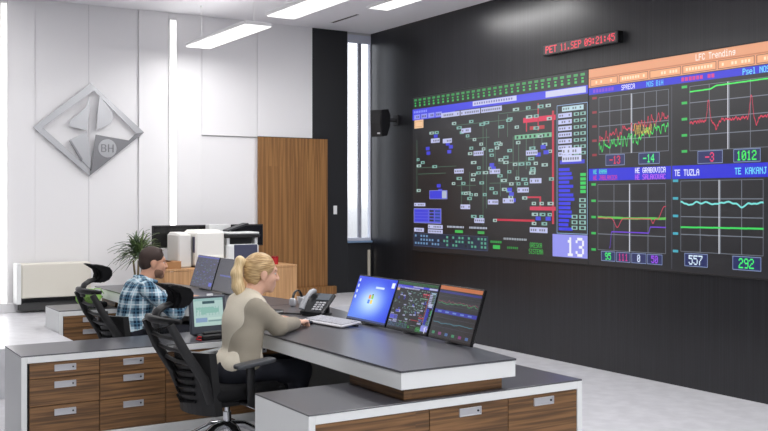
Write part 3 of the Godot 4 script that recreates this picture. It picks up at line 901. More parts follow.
		obj("caster", st, mats.chair_plastic, t)

# ---------------------------------------------------------------- people
func head_prims(female: bool) -> Array:
	var j := 0.0 if female else 0.006
	return [
		ell(Vector3(-0.014, 0.03, 0), Vector3(0.096, 0.086, 0.075)), ell(Vector3(0.03, -0.04, 0), Vector3(0.058 + j, 0.076, 0.054 + j)),
		cap(Vector3(0.066, -0.098, -0.01), Vector3(0.066, -0.098, 0.01), 0.016 + j), cap(Vector3(0.086, 0.018, 0), Vector3(0.106, -0.024, 0), 0.008, 0.012),
		cap(Vector3(0.1, -0.028, -0.009), Vector3(0.1, -0.028, 0.009), 0.007), cap(Vector3(0.074, 0.03, -0.03), Vector3(0.074, 0.03, 0.03), 0.014),
		ell(Vector3(0.058, -0.062, 0), Vector3(0.03, 0.034, 0.032)), cap(Vector3(0.079, -0.056, -0.013), Vector3(0.079, -0.056, 0.013), 0.0095), cap(Vector3(0.078, -0.069, -0.011), Vector3(0.078, -0.069, 0.011), 0.0095),
		ell(Vector3(0.055, -0.025, 0.033), Vector3(0.028, 0.03, 0.024)), ell(Vector3(0.055, -0.025, -0.033), Vector3(0.028, 0.03, 0.024)),
		ell(Vector3(-0.012, -0.012, 0.076), Vector3(0.02, 0.031, 0.009)), ell(Vector3(-0.012, -0.012, -0.076), Vector3(0.02, 0.031, 0.009)),
		cap(Vector3(-0.02, -0.06, 0), Vector3(-0.06, -0.18, 0), 0.05 + j, 0.054 + j),
	]

# right hand palm down: x along the fingers, y up, thumb at -z
func hand_prims(s: float, curl: float) -> Array:
	var out := [ell(Vector3(0.05, 0, 0), Vector3(0.05, 0.014, 0.036)), cap(Vector3(-0.04, 0.004, 0), Vector3(0.01, 0.002, 0), 0.024, 0.022)]
	var zs := [-0.03, -0.01, 0.011, 0.03]
	var ln := [0.07, 0.08, 0.074, 0.058]
	for k in 4:
		var a := Vector3(0.085 - absf(zs[k] + 0.005) * 0.25, 0.004, zs[k] * s)
		var b := a + Vector3(ln[k] * 0.5, 0.006 - curl * 0.012, zs[k] * 0.12 * s)
		var c := b + Vector3(ln[k] * 0.3, -0.008 - curl * 0.014, 0)
		var d := c + Vector3(ln[k] * 0.2, -0.01 - curl * 0.008, 0)
		out.append(cap(a - Vector3(0.045, 0, 0.3 * zs[k] * s), a, 0.0095)); out.append(cap(a, b, 0.009, 0.0085)); out.append(cap(b, c, 0.0085, 0.008)); out.append(cap(c, d, 0.008, 0.007))
	var p := Vector3(0.025, 0, -0.026 * s)
	var q := Vector3(0.058, -0.006, -0.05 * s)
	out.append(cap(p, q, 0.012, 0.01)); out.append(cap(q, q + Vector3(0.028, -0.008, -0.006 * s), 0.01, 0.008))
	return out

func aim(from: Vector3, to: Vector3) -> Transform3D:
	var x := (to - from).normalized()
	var z := x.cross(Vector3.UP).normalized()
	return Transform3D(Basis(x, z.cross(x), z), from)

func person(p: Dictionary) -> void:
	# p.j: joints in the person's own frame (x forward, y up, z to the person's right), origin on the floor below the seat
	var t := thing("person", p.label, "person", p.at, p.turn)
	var j: Dictionary = p.j
	var b: float = p.build
	var hx := Transform3D(Basis(Vector3.UP, p.head_turn) * Basis(Vector3.BACK, p.head_nod), j.head)
	var torso := [
		ell(j.pelvis, Vector3(0.125, 0.115, 0.165 * b)), ell(j.waist, Vector3(0.1, 0.12, 0.135 * b)), ell(j.chest, Vector3(0.115, 0.15, 0.155 * b), Basis(Vector3.BACK, p.spine)),
		cap(j.chest + Vector3(0.02, 0.09, -0.12 * b), j.chest + Vector3(0.02, 0.09, 0.12 * b), 0.055),
		cap(j.neck + Vector3(-0.02, -0.03, 0), j.neck + Vector3(0.02, 0.03, 0), 0.055),
	]
	var legs := []
	var arms := []
	for s in [1.0, -1.0]:
		var n := "r" if s > 0 else "l"
		legs.append(cap(j.pelvis + Vector3(0.02, -0.02, s * 0.09), j["knee_" + n], 0.085 * b, 0.06)); legs.append(cap(j["knee_" + n], j["foot_" + n], 0.056, 0.04))
		arms.append(cap(j["sho_" + n], j["elb_" + n], 0.05 * b, 0.042)); arms.append(cap(j["elb_" + n], j["wri_" + n], 0.04, 0.027))
	var acc := {"v": PackedVector3Array(), "n": PackedVector3Array(), "i": PackedInt32Array()}
	nets(torso + legs + arms, 0.014, 0.03, -0.018, acc)
	nets(placed(head_prims(p.female), hx) + [cap(j.neck + Vector3(-0.01, -0.03, 0), hx * Vector3(-0.03, -0.08, 0), 0.052)], 0.0045, 0.016, 0.0, acc)
	for n in ["r", "l"]:
		nets(placed(hand_prims(1.0 if n == "r" else -1.0, p.curl), aim(j["wri_" + n], j["han_" + n])), 0.004, 0.008, 0.0, acc)
	obj("body", arrays_mesh(acc.v, acc.n, acc.i), p.skin, t)
	for s in [-1.0, 1.0]:
		var st := mb()
		pad(st, Vector3(0.0735, 0.006, s * 0.031), Vector3(0.0085, 0.0055, 0.012), 1.0, hx, 12, 8)
		var eye := obj("eye", st, mats.eye_white, t)
		st = mb()
		pad(st, Vector3(0.08, 0.006, s * 0.031), Vector3(0.0032, 0.0045, 0.0045), 1.0, hx, 10, 6)
		obj("iris", st, mats.eye, eye)
		st = mb()
		tube(st, [hx * Vector3(0.086, 0.028, s * 0.014), hx * Vector3(0.084, 0.034, s * 0.032), hx * Vector3(0.07, 0.028, s * 0.048)], [0.003, 0.004, 0.002], 6)
		obj("eyebrow", st, p.brow, t)
	var st2 := mb()
	tube(st2, [hx * Vector3(0.0885, -0.0625, -0.02), hx * Vector3(0.0925, -0.0625, 0.0), hx * Vector3(0.0885, -0.0625, 0.02)], [0.002, 0.0042, 0.002], 6)
	obj("lips", st2, mats.lips, t)
	obj("hair", nets(placed(p.hair, hx), 0.005, 0.012), p.hair_mat, t)
	if p.has("hair_tail"):
		obj("ponytail", nets(placed(p.hair_tail, hx), 0.005, 0.02), p.tail_mat, t)
		obj("hair_tie", nets(placed([ell(Vector3(-0.112, 0.062, 0), Vector3(0.012, 0.02, 0.022))], hx), 0.004, 0.01), mats.black, t)
	if p.has("beard"): obj("beard", nets(placed(p.beard, hx), 0.0045, 0.012), mats.beard, t)
	obj("shirt" if not p.female else "sweater", nets([torso[2], torso[3], cap(j.neck + Vector3(-0.03, -0.05, 0), j.neck + Vector3(-0.01, -0.015, 0), 0.056)] + p.shirt_extra, 0.01, 0.05, 0.012), p.shirt, t)
	for s in [1.0, -1.0]:
		var n := "r" if s > 0 else "l"
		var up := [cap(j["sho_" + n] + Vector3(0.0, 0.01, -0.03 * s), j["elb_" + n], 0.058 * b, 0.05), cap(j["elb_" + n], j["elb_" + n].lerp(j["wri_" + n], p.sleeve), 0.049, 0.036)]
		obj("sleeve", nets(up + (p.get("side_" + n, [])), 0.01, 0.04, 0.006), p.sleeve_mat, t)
		obj("trouser_leg", nets([legs[0 if s > 0 else 2], legs[1 if s > 0 else 3], ell(j.pelvis + Vector3(0, 0.0, s * 0.06), Vector3(0.128, 0.118, 0.11 * b))], 0.014, 0.04, 0.01), p.trousers, t)
		obj("shoe", nets([cap(j["foot_" + n] + Vector3(-0.02, -0.03, 0), j["foot_" + n] + Vector3(0.15, -0.045, 0), 0.042, 0.034)], 0.01, 0.02), mats.black, t)
	if p.has("collar"):
		obj("collar", nets(p.collar, 0.006, 0.012), p.collar_mat, t)

# ---------------------------------------------------------------- the scene
func _ready() -> void:
	# camera: verticals stay upright, the lens is shifted down a little
	var cam := Camera3D.new()
	cam.name = "camera"
	cam.position = Vector3(0, 1.6, 0)
	cam.rotation_degrees = Vector3(0, -31.8, 0)
	cam.near = 0.05; cam.far = 200.0
	cam.projection = Camera3D.PROJECTION_FRUSTUM
	cam.size = 431.0 / 971.0 * cam.near
	cam.keep_aspect = Camera3D.KEEP_HEIGHT
	cam.frustum_offset = Vector2(0, (199.0 - 215.5) / 971.0 * cam.near)
	add_child(cam)
	cam.current = true
	# sky seen through the slit window
	var we := WorldEnvironment.new()
	var env := Environment.new()
	var sky := Sky.new()
	var sm := ProceduralSkyMaterial.new()
	sm.sky_top_color = c8(212, 220, 232); sm.sky_horizon_color = c8(240, 242, 246); sm.ground_bottom_color = c8(170, 172, 176); sm.ground_horizon_color = c8(225, 228, 234)
	sm.sky_energy_multiplier = 1.6; sm.ground_energy_multiplier = 1.2
	sky.sky_material = sm
	env.background_mode = Environment.BG_SKY
	env.sky = sky
	env.tonemap_mode = Environment.TONE_MAPPER_LINEAR
	env.tonemap_exposure = 1.08
	env.sdfgi_enabled = true; env.ssao_enabled = true; env.ssil_enabled = true
	we.environment = env
	we.name = "environment"
	add_child(we)
	materials()
	lights()
	shell()
	wall_things()
	furniture()
	desk_things()
	back_things()
	people()

func materials() -> void:
	mat("lamp_white", c8(235, 235, 235), 0.4)
	glow("lamp_glow", c8(255, 253, 252), 1.3)
	mat("wall_white", c8(238, 237, 238), 0.55)
	mat("wall_gap", c8(196, 196, 198), 0.8)
	mat("ceiling_white", c8(240, 239, 242), 0.9)
	mat("black", c8(22, 22, 24), 0.6)
	mat("black_gloss", c8(18, 18, 20), 0.2)
	mat("white_lam", c8(233, 235, 234), 0.4)
	mat("panel_grey", c8(88, 90, 90), 0.6)
	mat("handle", c8(196, 196, 200), 0.35, 0.35)
	mat("dark_metal", c8(48, 48, 52), 0.4, 0.6)
	mat("chrome", c8(210, 212, 216), 0.14, 1.0)
	mat("steel", c8(176, 177, 180), 0.34, 1.0)
	mat("steel_dark", c8(134, 134, 137), 0.36, 1.0)
	mat("chair_plastic", c8(17, 17, 19), 0.5)
	mat("chair_cloth", c8(19, 19, 21), 0.85, 0.0, 0.3)
	mat("arm_pad", c8(70, 72, 76), 0.35)
	var mesh := mat("chair_mesh", Color(0.06, 0.06, 0.065, 0.6), 0.9)
	mesh.transparency = BaseMaterial3D.TRANSPARENCY_ALPHA
	mesh.cull_mode = BaseMaterial3D.CULL_DISABLED
	mat("eye", c8(40, 30, 26), 0.2)
	mat("eye_white", c8(226, 218, 212), 0.3)
	mat("lips", c8(186, 112, 104), 0.5)
	mat("beard", c8(132, 98, 80), 0.9)
	mat("trouser_navy", c8(24, 26, 36), 0.9)
	var walnut := func(key: String, sd: int, sc: Vector3, d: Color, l: Color, st: float) -> void:
		tri_mat(key, noise_image(384, 384, 1.6, 34.0, 3, sd, d, l, st), sc, 0.45)
	for k in 3: walnut.call("walnut%d" % k, 100 + k * 13, Vector3(0.75, 0.95, 0.75), c8(88, 62, 37), c8(138, 100, 62), 0.7)
	# the sliding door and the counter: upright grain (texture turned)
	var im := noise_image(384, 384, 0.8, 40.0, 3, 55, c8(120, 82, 44), c8(160, 115, 66), 0.4)
	im.rotate_90(CLOCKWISE)
	tri_mat("door_wood", im, Vector3(0.6, 0.5, 0.6), 0.5)
	var im2 := noise_image(384, 384, 1.0, 26.0, 3, 77, c8(182, 138, 94), c8(204, 160, 114), 0.1)
	im2.rotate_90(CLOCKWISE)
	tri_mat("counter_wood", im2, Vector3(1.0, 0.8, 1.0), 0.5)
	# dark wall and black pillar: upright fine streaks
	var im3 := noise_image(512, 512, 1.0, 110.0, 2, 91, c8(20, 20, 23), c8(34, 34, 38))
	im3.rotate_90(CLOCKWISE)
	tri_mat("dark_wall", im3, Vector3(0.6, 0.25, 0.6), 0.3, 0.53)
	mat("pillar_black", c8(32, 33, 36), 0.55)
	# desk tops: charcoal laminate with a fine fleck
	tri_mat("desk_top", noise_image(256, 256, 60.0, 60.0, 2, 21, c8(58, 58, 64), c8(72, 72, 78)), Vector3(2, 2, 2), 0.3, 0.72)
	# floor: pale grey, slightly mottled
	tri_mat("floor_grey", noise_image(256, 256, 9.0, 9.0, 4, 33, c8(204, 204, 208), c8(216, 216, 220)), Vector3(0.5, 0.5, 0.5), 0.35)
	# glass
	var g := mat("glass", Color(0.9, 0.95, 1.0, 0.08), 0.02)
	g.transparency = BaseMaterial3D.TRANSPARENCY_ALPHA

func lights() -> void:
	var e := 2.1
	# the row over the desks: the first two show in the photograph
	var z := -10.4
	for k in 6:
		pendant(3.83, 4.13, z, z + 1.65, 3.3, ["slim white pendant light hanging closest to the back wall", "slim white pendant light second from the back wall, above the desks", "slim white pendant light third from the back wall above the desks", "slim white pendant light fourth from the back wall above the desks", "slim white pendant light fifth from the back wall above the desks", "slim white pendant light sixth from the back wall above the desks"][k], e, "pendant lights in a row over the desks")
		z += 2.13
	z = -10.4
	for k in 6:
		flush_light(0.95, 1.55, z, z + 1.65, "flush white ceiling light over the open floor, " + ["nearest the back wall", "second from the back wall", "third from the back wall", "fourth from the back wall", "fifth from the back wall", "sixth from the back wall"][k], e * 0.95, "flush ceiling lights over the open floor")
		z += 2.13
	z = -9.32
	for k in 3:
		flush_light(5.55, 5.83, z, z + 1.5, "flush white ceiling light beside the video wall, " + ["nearest the window", "second from the window", "third from the window", "fourth from the window", "fifth from the window"][k], 3.0, "flush ceiling lights along the video wall")
		z += 4.6
	wall_strip(3.833, "bright vertical light strip between the emblem and the wooden door", 0.4)
	wall_strip(1.985, "bright vertical light strip at the photo's edge beside the emblem", 0.25, 0.06)

func shell() -> void:
	var st := mb()
	bc(st, Vector3(-4.5, -0.2, WZ - 0.3), Vector3(WX + 0.3, 0.0, 4.2))
	struct("floor", st, mats.floor_grey)
	st = mb()
	prism(st, PackedVector2Array([Vector2(-4.3, WZ - 0.02), Vector2(WX + 0.02, WZ - 0.02), Vector2(WX + 0.02, -9.47), Vector2(2.095, -9.47), Vector2(2.095, -8.2), Vector2(-4.3, -8.2)]), -PLAT, 0.0, Transform3D(Basis(Vector3.RIGHT, Vector3.BACK, Vector3.DOWN), Vector3.ZERO))
	struct("floor_raised", st, mats.floor_grey)
	st = mb()
	bc(st, Vector3(-4.5, CEIL, WZ - 0.3), Vector3(WX + 0.3, CEIL + 0.2, 4.2))
	struct("ceiling", st, mats.ceiling_white)
	# dark video wall (right), left wall, wall behind the camera
	st = mb()
	bc(st, Vector3(WX, 0.0, WZ - 0.02), Vector3(WX + 0.25, CEIL, 4.0))
	struct("wall_right", st, mats.dark_wall)
	st = mb()
	bc(st, Vector3(-4.5, 0.0, WZ - 0.25), Vector3(-4.25, CEIL, 4.0))
	struct("wall_left", st, mat("wall_grey", c8(66, 67, 70), 0.7))
	st = mb()
	# the wall behind the camera has a band of windows: daylight falls on the fronts that face it
	bc(st, Vector3(-4.5, 0.0, 4.0), Vector3(WX + 0.25, 0.9, 4.2)); bc(st, Vector3(-4.5, 3.3, 4.0), Vector3(WX + 0.25, CEIL, 4.2))
	bc(st, Vector3(-4.5, 0.9, 4.0), Vector3(-3.6, 3.3, 4.2)); bc(st, Vector3(5.4, 0.9, 4.0), Vector3(WX + 0.25, 3.3, 4.2))
	struct("wall_front", st, mats.wall_white)
	# back wall: core with the slit window's opening, white panels, black panel
	var wl := 6.167
	var w := struct("wall_back")
	w.position = Vector3(0, 0, WZ)
	st = mb()
	bc(st, Vector3(-4.25, 0, -0.25), Vector3(wl, CEIL, -0.022))
	bc(st, Vector3(wl, 0, -0.25), Vector3(WX, 1.06, -0.022)); bc(st, Vector3(wl, 3.72, -0.25), Vector3(WX, CEIL, -0.022))
	obj("wall_core", st, mats.wall_gap, w)
	var g := 0.002
	var cells := [[-4.25, -2.4, 0, 0], [-2.4, -0.8, 0, 0], [-0.8, 0.5, 0, 0], [0.5, 1.94, 0, 0], [2.03, 2.31, 0, 0], [2.31, 2.885, -0.018, 0], [2.885, 3.44, -0.018, 0], [3.44, 3.79, 0.012, 0], [3.876, 4.194, 0.012, 0], [4.194, 4.9, 0.012, 2.353], [4.9, 5.655, 0.012, 2.353], [4.194, 5.655, -0.012, -2.345]]
	for c in cells:
		st = mb()
		var y0: float = PLAT if c[3] <= 0 else c[3]
		var y1: float = CEIL if c[3] >= 0 else -c[3]
		bc(st, Vector3(c[0] + g, y0, -0.022), Vector3(c[1] - g, y1, c[2]), 0.0015)
		obj("wall_panel", st, mats.wall_white, w)
	for c in [[1.94, 2.03, 0.0, CEIL], [3.79, 3.876, 0.0, 0.45], [3.79, 3.876, 3.67, CEIL]]:
		st = mb()
		bc(st, Vector3(c[0], maxf(PLAT, c[2]), -0.022), Vector3(c[1], c[3], 0.0 if c[0] < 3.0 else 0.012))
		obj("wall_panel", st, mats.wall_white, w)
	st = mb()
	bc(st, Vector3(5.655, PLAT, -0.022), Vector3(wl, CEIL, 0.0), 0.002)
	obj("black_panel", st, mats.pillar_black, w)
	st = mb()
	bc(st, Vector3(wl, PLAT, -0.022), Vector3(WX, 1.06, 0.0), 0.002)
	obj("black_panel", st, mats.pillar_black, w)
	# the slit window
	var wi := struct("window_1")
	wi.position = Vector3(0, 0, WZ)
	st = mb()
	for x in [wl, WX - 0.015]: bc(st, Vector3(x, 1.06, -0.075), Vector3(x + 0.015, 3.72, -0.015), 0.002)
	bc(st, Vector3(wl + 0.015, 3.62, -0.075), Vector3(WX - 0.015, 3.72, -0.015), 0.002)
	bc(st, Vector3(wl + 0.015, 1.06, -0.075), Vector3(WX - 0.015, 1.1, -0.015), 0.002)
	obj("window_frame", st, mat("frame_grey", c8(206, 210, 224), 0.4), wi)
	st = mb()
	bc(st, Vector3(6.35, 1.1, -0.07), Vector3(6.4, 3.62, -0.04), 0.002)
	obj("mullion", st, mat("mullion_grey", c8(150, 152, 164), 0.4), wi)
	for x in [[wl + 0.015, 6.35], [6.4, WX - 0.015]]:
		st = mb()
		bc(st, Vector3(x[0], 1.1, -0.048), Vector3(x[1], 3.62, -0.042))
		obj("pane", st, mats.glass, wi)
	st = mb()
	bc(st, Vector3(wl, 1.035, -0.015), Vector3(WX, 1.06, 0.03), 0.003)
	obj("window_sill", st, mat("sill_blue", c8(120, 146, 178), 0.4), wi)
	for k in 5:
		var w2 := struct("window_%d" % (k + 2))
		w2.position = Vector3(-2.7 + k * 1.8, 2.1, 4.1)
		st = mb()
		for q in [-0.875, 0.875]: bx(st, Vector3(q, 0, 0), Vector3(0.05, 2.4, 0.08), 0.003)
		for q in [-1.175, 1.175]: bx(st, Vector3(0, q, 0), Vector3(1.7, 0.05, 0.08), 0.003)
		obj("window_frame", st, mats.frame_grey, w2)
		st = mb()
		bx(st, Vector3.ZERO, Vector3(1.7, 2.3, 0.006))
		obj("pane", st, mats.glass, w2)
	# wooden sliding door, in vertical boards
	var d := struct("door_1")
	d.position = Vector3(4.9, PLAT, WZ + 0.04)
	for k in 7:
		st = mb()
		bc(st, Vector3(k * 0.1357 + 0.0007, 0.1, -0.02), Vector3((k + 1) * 0.1357 - 0.0007, 1.953, 0.012), 0.0015)
		obj("door_board", st, mats.door_wood, d)
	st = mb()
	bc(st, Vector3(0, 1.953, -0.02), Vector3(0.95, 1.96, 0.015), 0.001)
	obj("door_edge", st, mats.dark_metal, d)
	st = mb()
	bc(st, Vector3(-0.3, 0.0, -0.02), Vector3(1.06, 0.1, 0.05), 0.003)
	obj("door_plinth", st, mats.door_wood, d)
	# white skirting and the corner strip below the window
	st = mb()
	bc(st, Vector3(-4.25, PLAT, WZ), Vector3(3.4, PLAT + 0.1, WZ + 0.05), 0.004)
	struct("baseboard_back", st, mats.wall_white)
	st = mb()
	bc(st, Vector3(6.465, PLAT, WZ), Vector3(6.5, 0.94, WZ + 0.02), 0.003)
	struct("trim_1", st, mat("trim_beige", c8(186, 180, 166), 0.5))

func wall_things() -> void:
	# video wall
	var v := thing("video_wall", "huge dark video wall of grid diagrams and trend charts", "display wall", Vector3(WX, 0.98, -6.8))
	var st := mb()
	bc(st, Vector3(-0.03, -0.012, -3.03), Vector3(0.0, 1.857, 3.03), 0.004)
	obj("bezel", st, mats.black, v)
	picture("scheme_screen", Vector3(-0.0312, 1.845, -3.02), Vector3(0, 0, 3.016), Vector3(0, -1.845, 0), screen_mat("scheme_glow", scheme_image(), 0.85, 0.35), v).set_meta("label", "network diagram with red bus line and lavender 13 tile")
	picture("trend_screen", Vector3(-0.0312, 1.845, 0.004), Vector3(0, 0, 3.016), Vector3(0, -1.845, 0), screen_mat("trend_glow", trend_image(), 0.9, 0.35), v).set_meta("label", "trend charts under an orange header bar")
	st = mb()
	bc(st, Vector3(-0.034, 0.0, -0.0035), Vector3(-0.03, 1.845, 0.0035))
	obj("seam", st, mats.black, v)
	# red LED clock
	var c := thing("led_clock", "black LED bar clock with red digits above the video wall", "clock", Vector3(WX, 3.03, -6.89))
	st = mb()
	bc(st, Vector3(-0.075, -0.005, -0.51), Vector3(0.0, 0.105, 0.51), 0.006)
	obj("casing", st, mats.black_gloss, c)
	var im := Image.create(480, 48, false, Image.FORMAT_RGB8)
	im.fill(c8(26, 8, 12))
	text(im, "PET", 16, 7, 5.0, c8(245, 40, 70), 0.9); text(im, "11.SEP", 118, 7, 5.0, c8(235, 30, 60), 0.8); text(im, "09:21:45", 280, 7, 5.0, c8(250, 44, 74), 0.8)
	picture("digit_screen", Vector3(-0.0762, 0.098, -0.5), Vector3(0, 0, 1.0), Vector3(0, -0.096, 0), screen_mat("clock_glow", im, 1.0, 0.4), c)
	# loudspeaker on a bracket
	var s := thing("wall_speaker", "black wedge-shaped loudspeaker on a wall bracket by the window", "speaker", Vector3(6.28, 2.53, -10.2), 0.35)
	st = mb()
	var wedge := PackedVector2Array([Vector2(-0.1, 0.16), Vector2(0.04, 0.175), Vector2(0.085, 0.1), Vector2(0.075, -0.02), Vector2(0.02, -0.15), Vector2(-0.075, -0.165), Vector2(-0.1, 0.0)])
	prism(st, wedge, -0.085, 0.085, Transform3D(Basis(), Vector3.ZERO))
	obj("cabinet", st, mats.chair_plastic, s)
	st = mb()
	var grille := PackedVector2Array([Vector2(-0.104, 0.16), Vector2(-0.098, 0.162), Vector2(-0.1, 0.0), Vector2(-0.078, -0.148), Vector2(-0.086, -0.15), Vector2(-0.112, 0.0)])
	prism(st, grille, -0.075, 0.075, Transform3D(Basis(), Vector3.ZERO))
	obj("grille", st, mats.black, s)
	st = mb()
	bx(st, Vector3(-0.095, -0.125, 0.04), Vector3(0.012, 0.018, 0.04), 0.002)
	obj("badge", st, mats.handle, s)
	st = mb()
	tube(st, [Vector3(0.06, 0.04, 0), Vector3(0.13, 0.05, 0.03), Vector3(0.2, 0.05, 0.08)], [0.03, 0.022, 0.022], 10)
	obj("bracket_arm", st, mats.chair_plastic, s)
	st = mb()
	bx(st, Vector3.ZERO, Vector3(0.03, 0.13, 0.1), 0.004, Transform3D(Basis(Vector3.UP, -0.35), Vector3(0.202, 0.05, 0.082)))
	obj("bracket_plate", st, mats.chair_plastic, s)
	# steel emblem on the white wall; points in the photograph's own proportions, metres from its centre
	var e := thing("wall_emblem", "brushed steel diamond emblem with leaf shapes on white wall", "emblem", Vector3(2.89, 2.363, WZ))
	var k := func(a: Array) -> PackedVector2Array:
		var out := PackedVector2Array()
		for q in a: out.append(Vector2((q[0] - 248.0) * 0.00279, (214.0 - q[1]) * 0.00279))
		return out
	var pieces := [
		["frame_bar", [[30, 212], [250, 30], [262, 58], [240, 76], [66, 212]], "steel", 0.05], ["frame_bar", [[250, 30], [465, 216], [432, 222], [262, 58]], "steel", 0.05],
		["frame_bar", [[30, 212], [66, 212], [238, 362], [245, 396]], "steel", 0.05],
		["corner_plate", [[270, 232], [330, 241], [402, 251], [432, 222], [465, 216], [245, 396], [252, 372]], "steel_dark", 0.05],
		["leaf_plate", [[240, 84], [232, 122], [206, 150], [180, 170], [164, 190], [168, 204], [200, 210], [232, 216], [240, 170], [246, 110]], "steel", 0.066],
		["leaf_plate", [[284, 80], [312, 112], [332, 140], [338, 168], [326, 188], [296, 204], [272, 212], [274, 160], [278, 120]], "steel", 0.066],
		["leaf_plate", [[168, 256], [200, 240], [233, 220], [244, 280], [248, 340], [246, 370], [215, 335], [190, 300]], "steel", 0.062],
		["leaf_edge", [[164, 260], [172, 258], [216, 330], [212, 340]], "steel_dark", 0.072],
	]
	for q in pieces:
		st = mb()
		prism(st, k.call(q[1]), q[3] - 0.032, q[3] - 0.02, Transform3D(Basis(), Vector3.ZERO))
		obj(q[0], st, mats[q[2]], e)
	for q in [[-0.5, 0.05], [0.5, 0.03], [0.02, -0.44], [0.02, 0.47]]:
		st = mb()
		tube(st, [Vector3(q[0], q[1], -0.02), Vector3(q[0], q[1], 0.025)], 0.012, 8)
		obj("stand_off", st, mats.steel_dark, e)
	st = mb()
	lathe(st, [Vector2(0.0, 0.004), Vector2(0.1, 0.004), Vector2(0.103, 0.0)], Vector3(0.187, -0.2, 0.03), 28, Basis(Vector3.RIGHT, PI / 2))
	obj("emblem_disc", st, mats.steel, e)
	var tm := TextMesh.new()
	var sf := SystemFont.new()
	sf.font_names = PackedStringArray(["Droid Sans"])
	tm.font = sf; tm.text = "BH"; tm.font_size = 64; tm.pixel_size = 0.0019; tm.depth = 0.01
	var l := obj("lettering", tm, mats.steel_dark, e)
	l.position = Vector3(0.187, -0.2, 0.037)
	# light switch on the black panel
	var sw := thing("light_switch", "small white light switch on the black wall panel", "switch", Vector3(5.985, 1.46, WZ))
	st = mb()
	bx(st, Vector3(0, 0, 0.006), Vector3(0.05, 0.11, 0.012), 0.003)
	obj("plate", st, mats.lamp_white, sw)
	st = mb()
	bx(st, Vector3(0, 0.0, 0.014), Vector3(0.03, 0.05, 0.006), 0.002)
	obj("rocker", st, mats.white_lam, sw)
	# slot vent in the ceiling
	var ve := thing("ceiling_vent", "narrow dark slot vent in the white ceiling", "vent", Vector3(5.69, CEIL, -10.07))
	st = mb()
	for q in [-0.03, 0.03]: bx(st, Vector3(q, -0.004, 0), Vector3(0.012, 0.008, 0.62), 0.001)
	obj("rim", st, mats.lamp_white, ve)
	st = mb()
	bx(st, Vector3(0, -0.002, 0), Vector3(0.05, 0.004, 0.6), 0.0)
	obj("slot", st, mat("vent_grey", c8(120, 118, 116), 0.7), ve)
	for q in 2:
		st = mb()
		bx(st, Vector3(-0.01 + q * 0.02, -0.005, 0), Vector3(0.004, 0.006, 0.6), 0.0)
		obj("louvre", st, mats.dark_metal, ve)
	# fan-coil unit at the foot of the back wall
	var a := thing("fan_coil_unit", "cream fan coil heater box with dark grille on back wall", "heater", Vector3(2.46, PLAT, WZ + 0.05))
	st = mb()
	bc(st, Vector3(-0.34, 0.16, 0.0), Vector3(0.38, 0.52, 0.2), 0.012)
	obj("casing", st, mat("cream", c8(222, 218, 206), 0.5), a)
	st = mb()
	bc(st, Vector3(-0.385, 0.1, 0.0), Vector3(-0.342, 0.525, 0.205), 0.006)
	obj("end_cap", st, mats.white_lam, a)
	st = mb()
	bc(st, Vector3(-0.34, 0.02, 0.0), Vector3(0.38, 0.158, 0.12), 0.004)
	obj("lower_housing", st, mat("grille_dark", c8(70, 70, 70), 0.6), a)
	for q in 4:
		st = mb()
		bc(st, Vector3(-0.33, 0.11 + q * 0.012, 0.12), Vector3(0.37, 0.116 + q * 0.012, 0.15), 0.001)
		obj("grille_slat", st, mats.dark_metal, a)

func furniture() -> void:
	lowboard("white low cabinet with wide walnut drawers in the front foreground", 2.07, 3.775, -4.0, -4.6, [2.106, 2.75, 3.253, 3.739], [0.549, 0.3, 0.061], [0.51, 0.26], [0])
	lowboard("long white low cabinet with rows of walnut drawers behind the woman", 1.29, 3.2, -6.45, -6.98, [1.34, 1.788, 2.239, 2.69, 3.16], [0.549, 0.445, 0.268, 0.061], [0.508, 0.4, 0.222], [])
	lowboard("white low cabinet with walnut drawers beside the man's chair, under the green bag", 2.1, 3.6, -8.89, -9.41, [2.14, 2.62, 3.1, 3.56], [0.549, 0.445, 0.268, 0.061], [0.508, 0.4, 0.222], [])
	desk("white control desk with charcoal top where the woman works", PackedVector2Array([Vector2(2.566, -3.98), Vector2(3.288, -3.98), Vector2(3.66, -6.97), Vector2(2.92, -6.97), Vector2(2.92, -6.4), Vector2(2.566, -6.2)]), [[2.62, -4.04, 3.24, -4.58], [2.98, -6.46, 3.19, -6.92]], [[3.15, -4.64, 3.19, -6.4]])
	desk("white control desk with charcoal top where the man works", PackedVector2Array([Vector2(2.92, -6.98), Vector2(3.66, -6.98), Vector2(3.3, -9.44), Vector2(2.566, -9.44), Vector2(2.566, -7.5), Vector2(2.92, -7.3)]), [[2.62, -8.95, 3.24, -9.39]], [[3.15, -7.02, 3.19, -8.86]])
	office_chair("black high-back office chair that the woman sits on", Vector3(2.3, 0, -5.52), 0.06)
	office_chair("black high-back office chair that the man sits on", Vector3(2.4, 0, -7.5), 0.05)

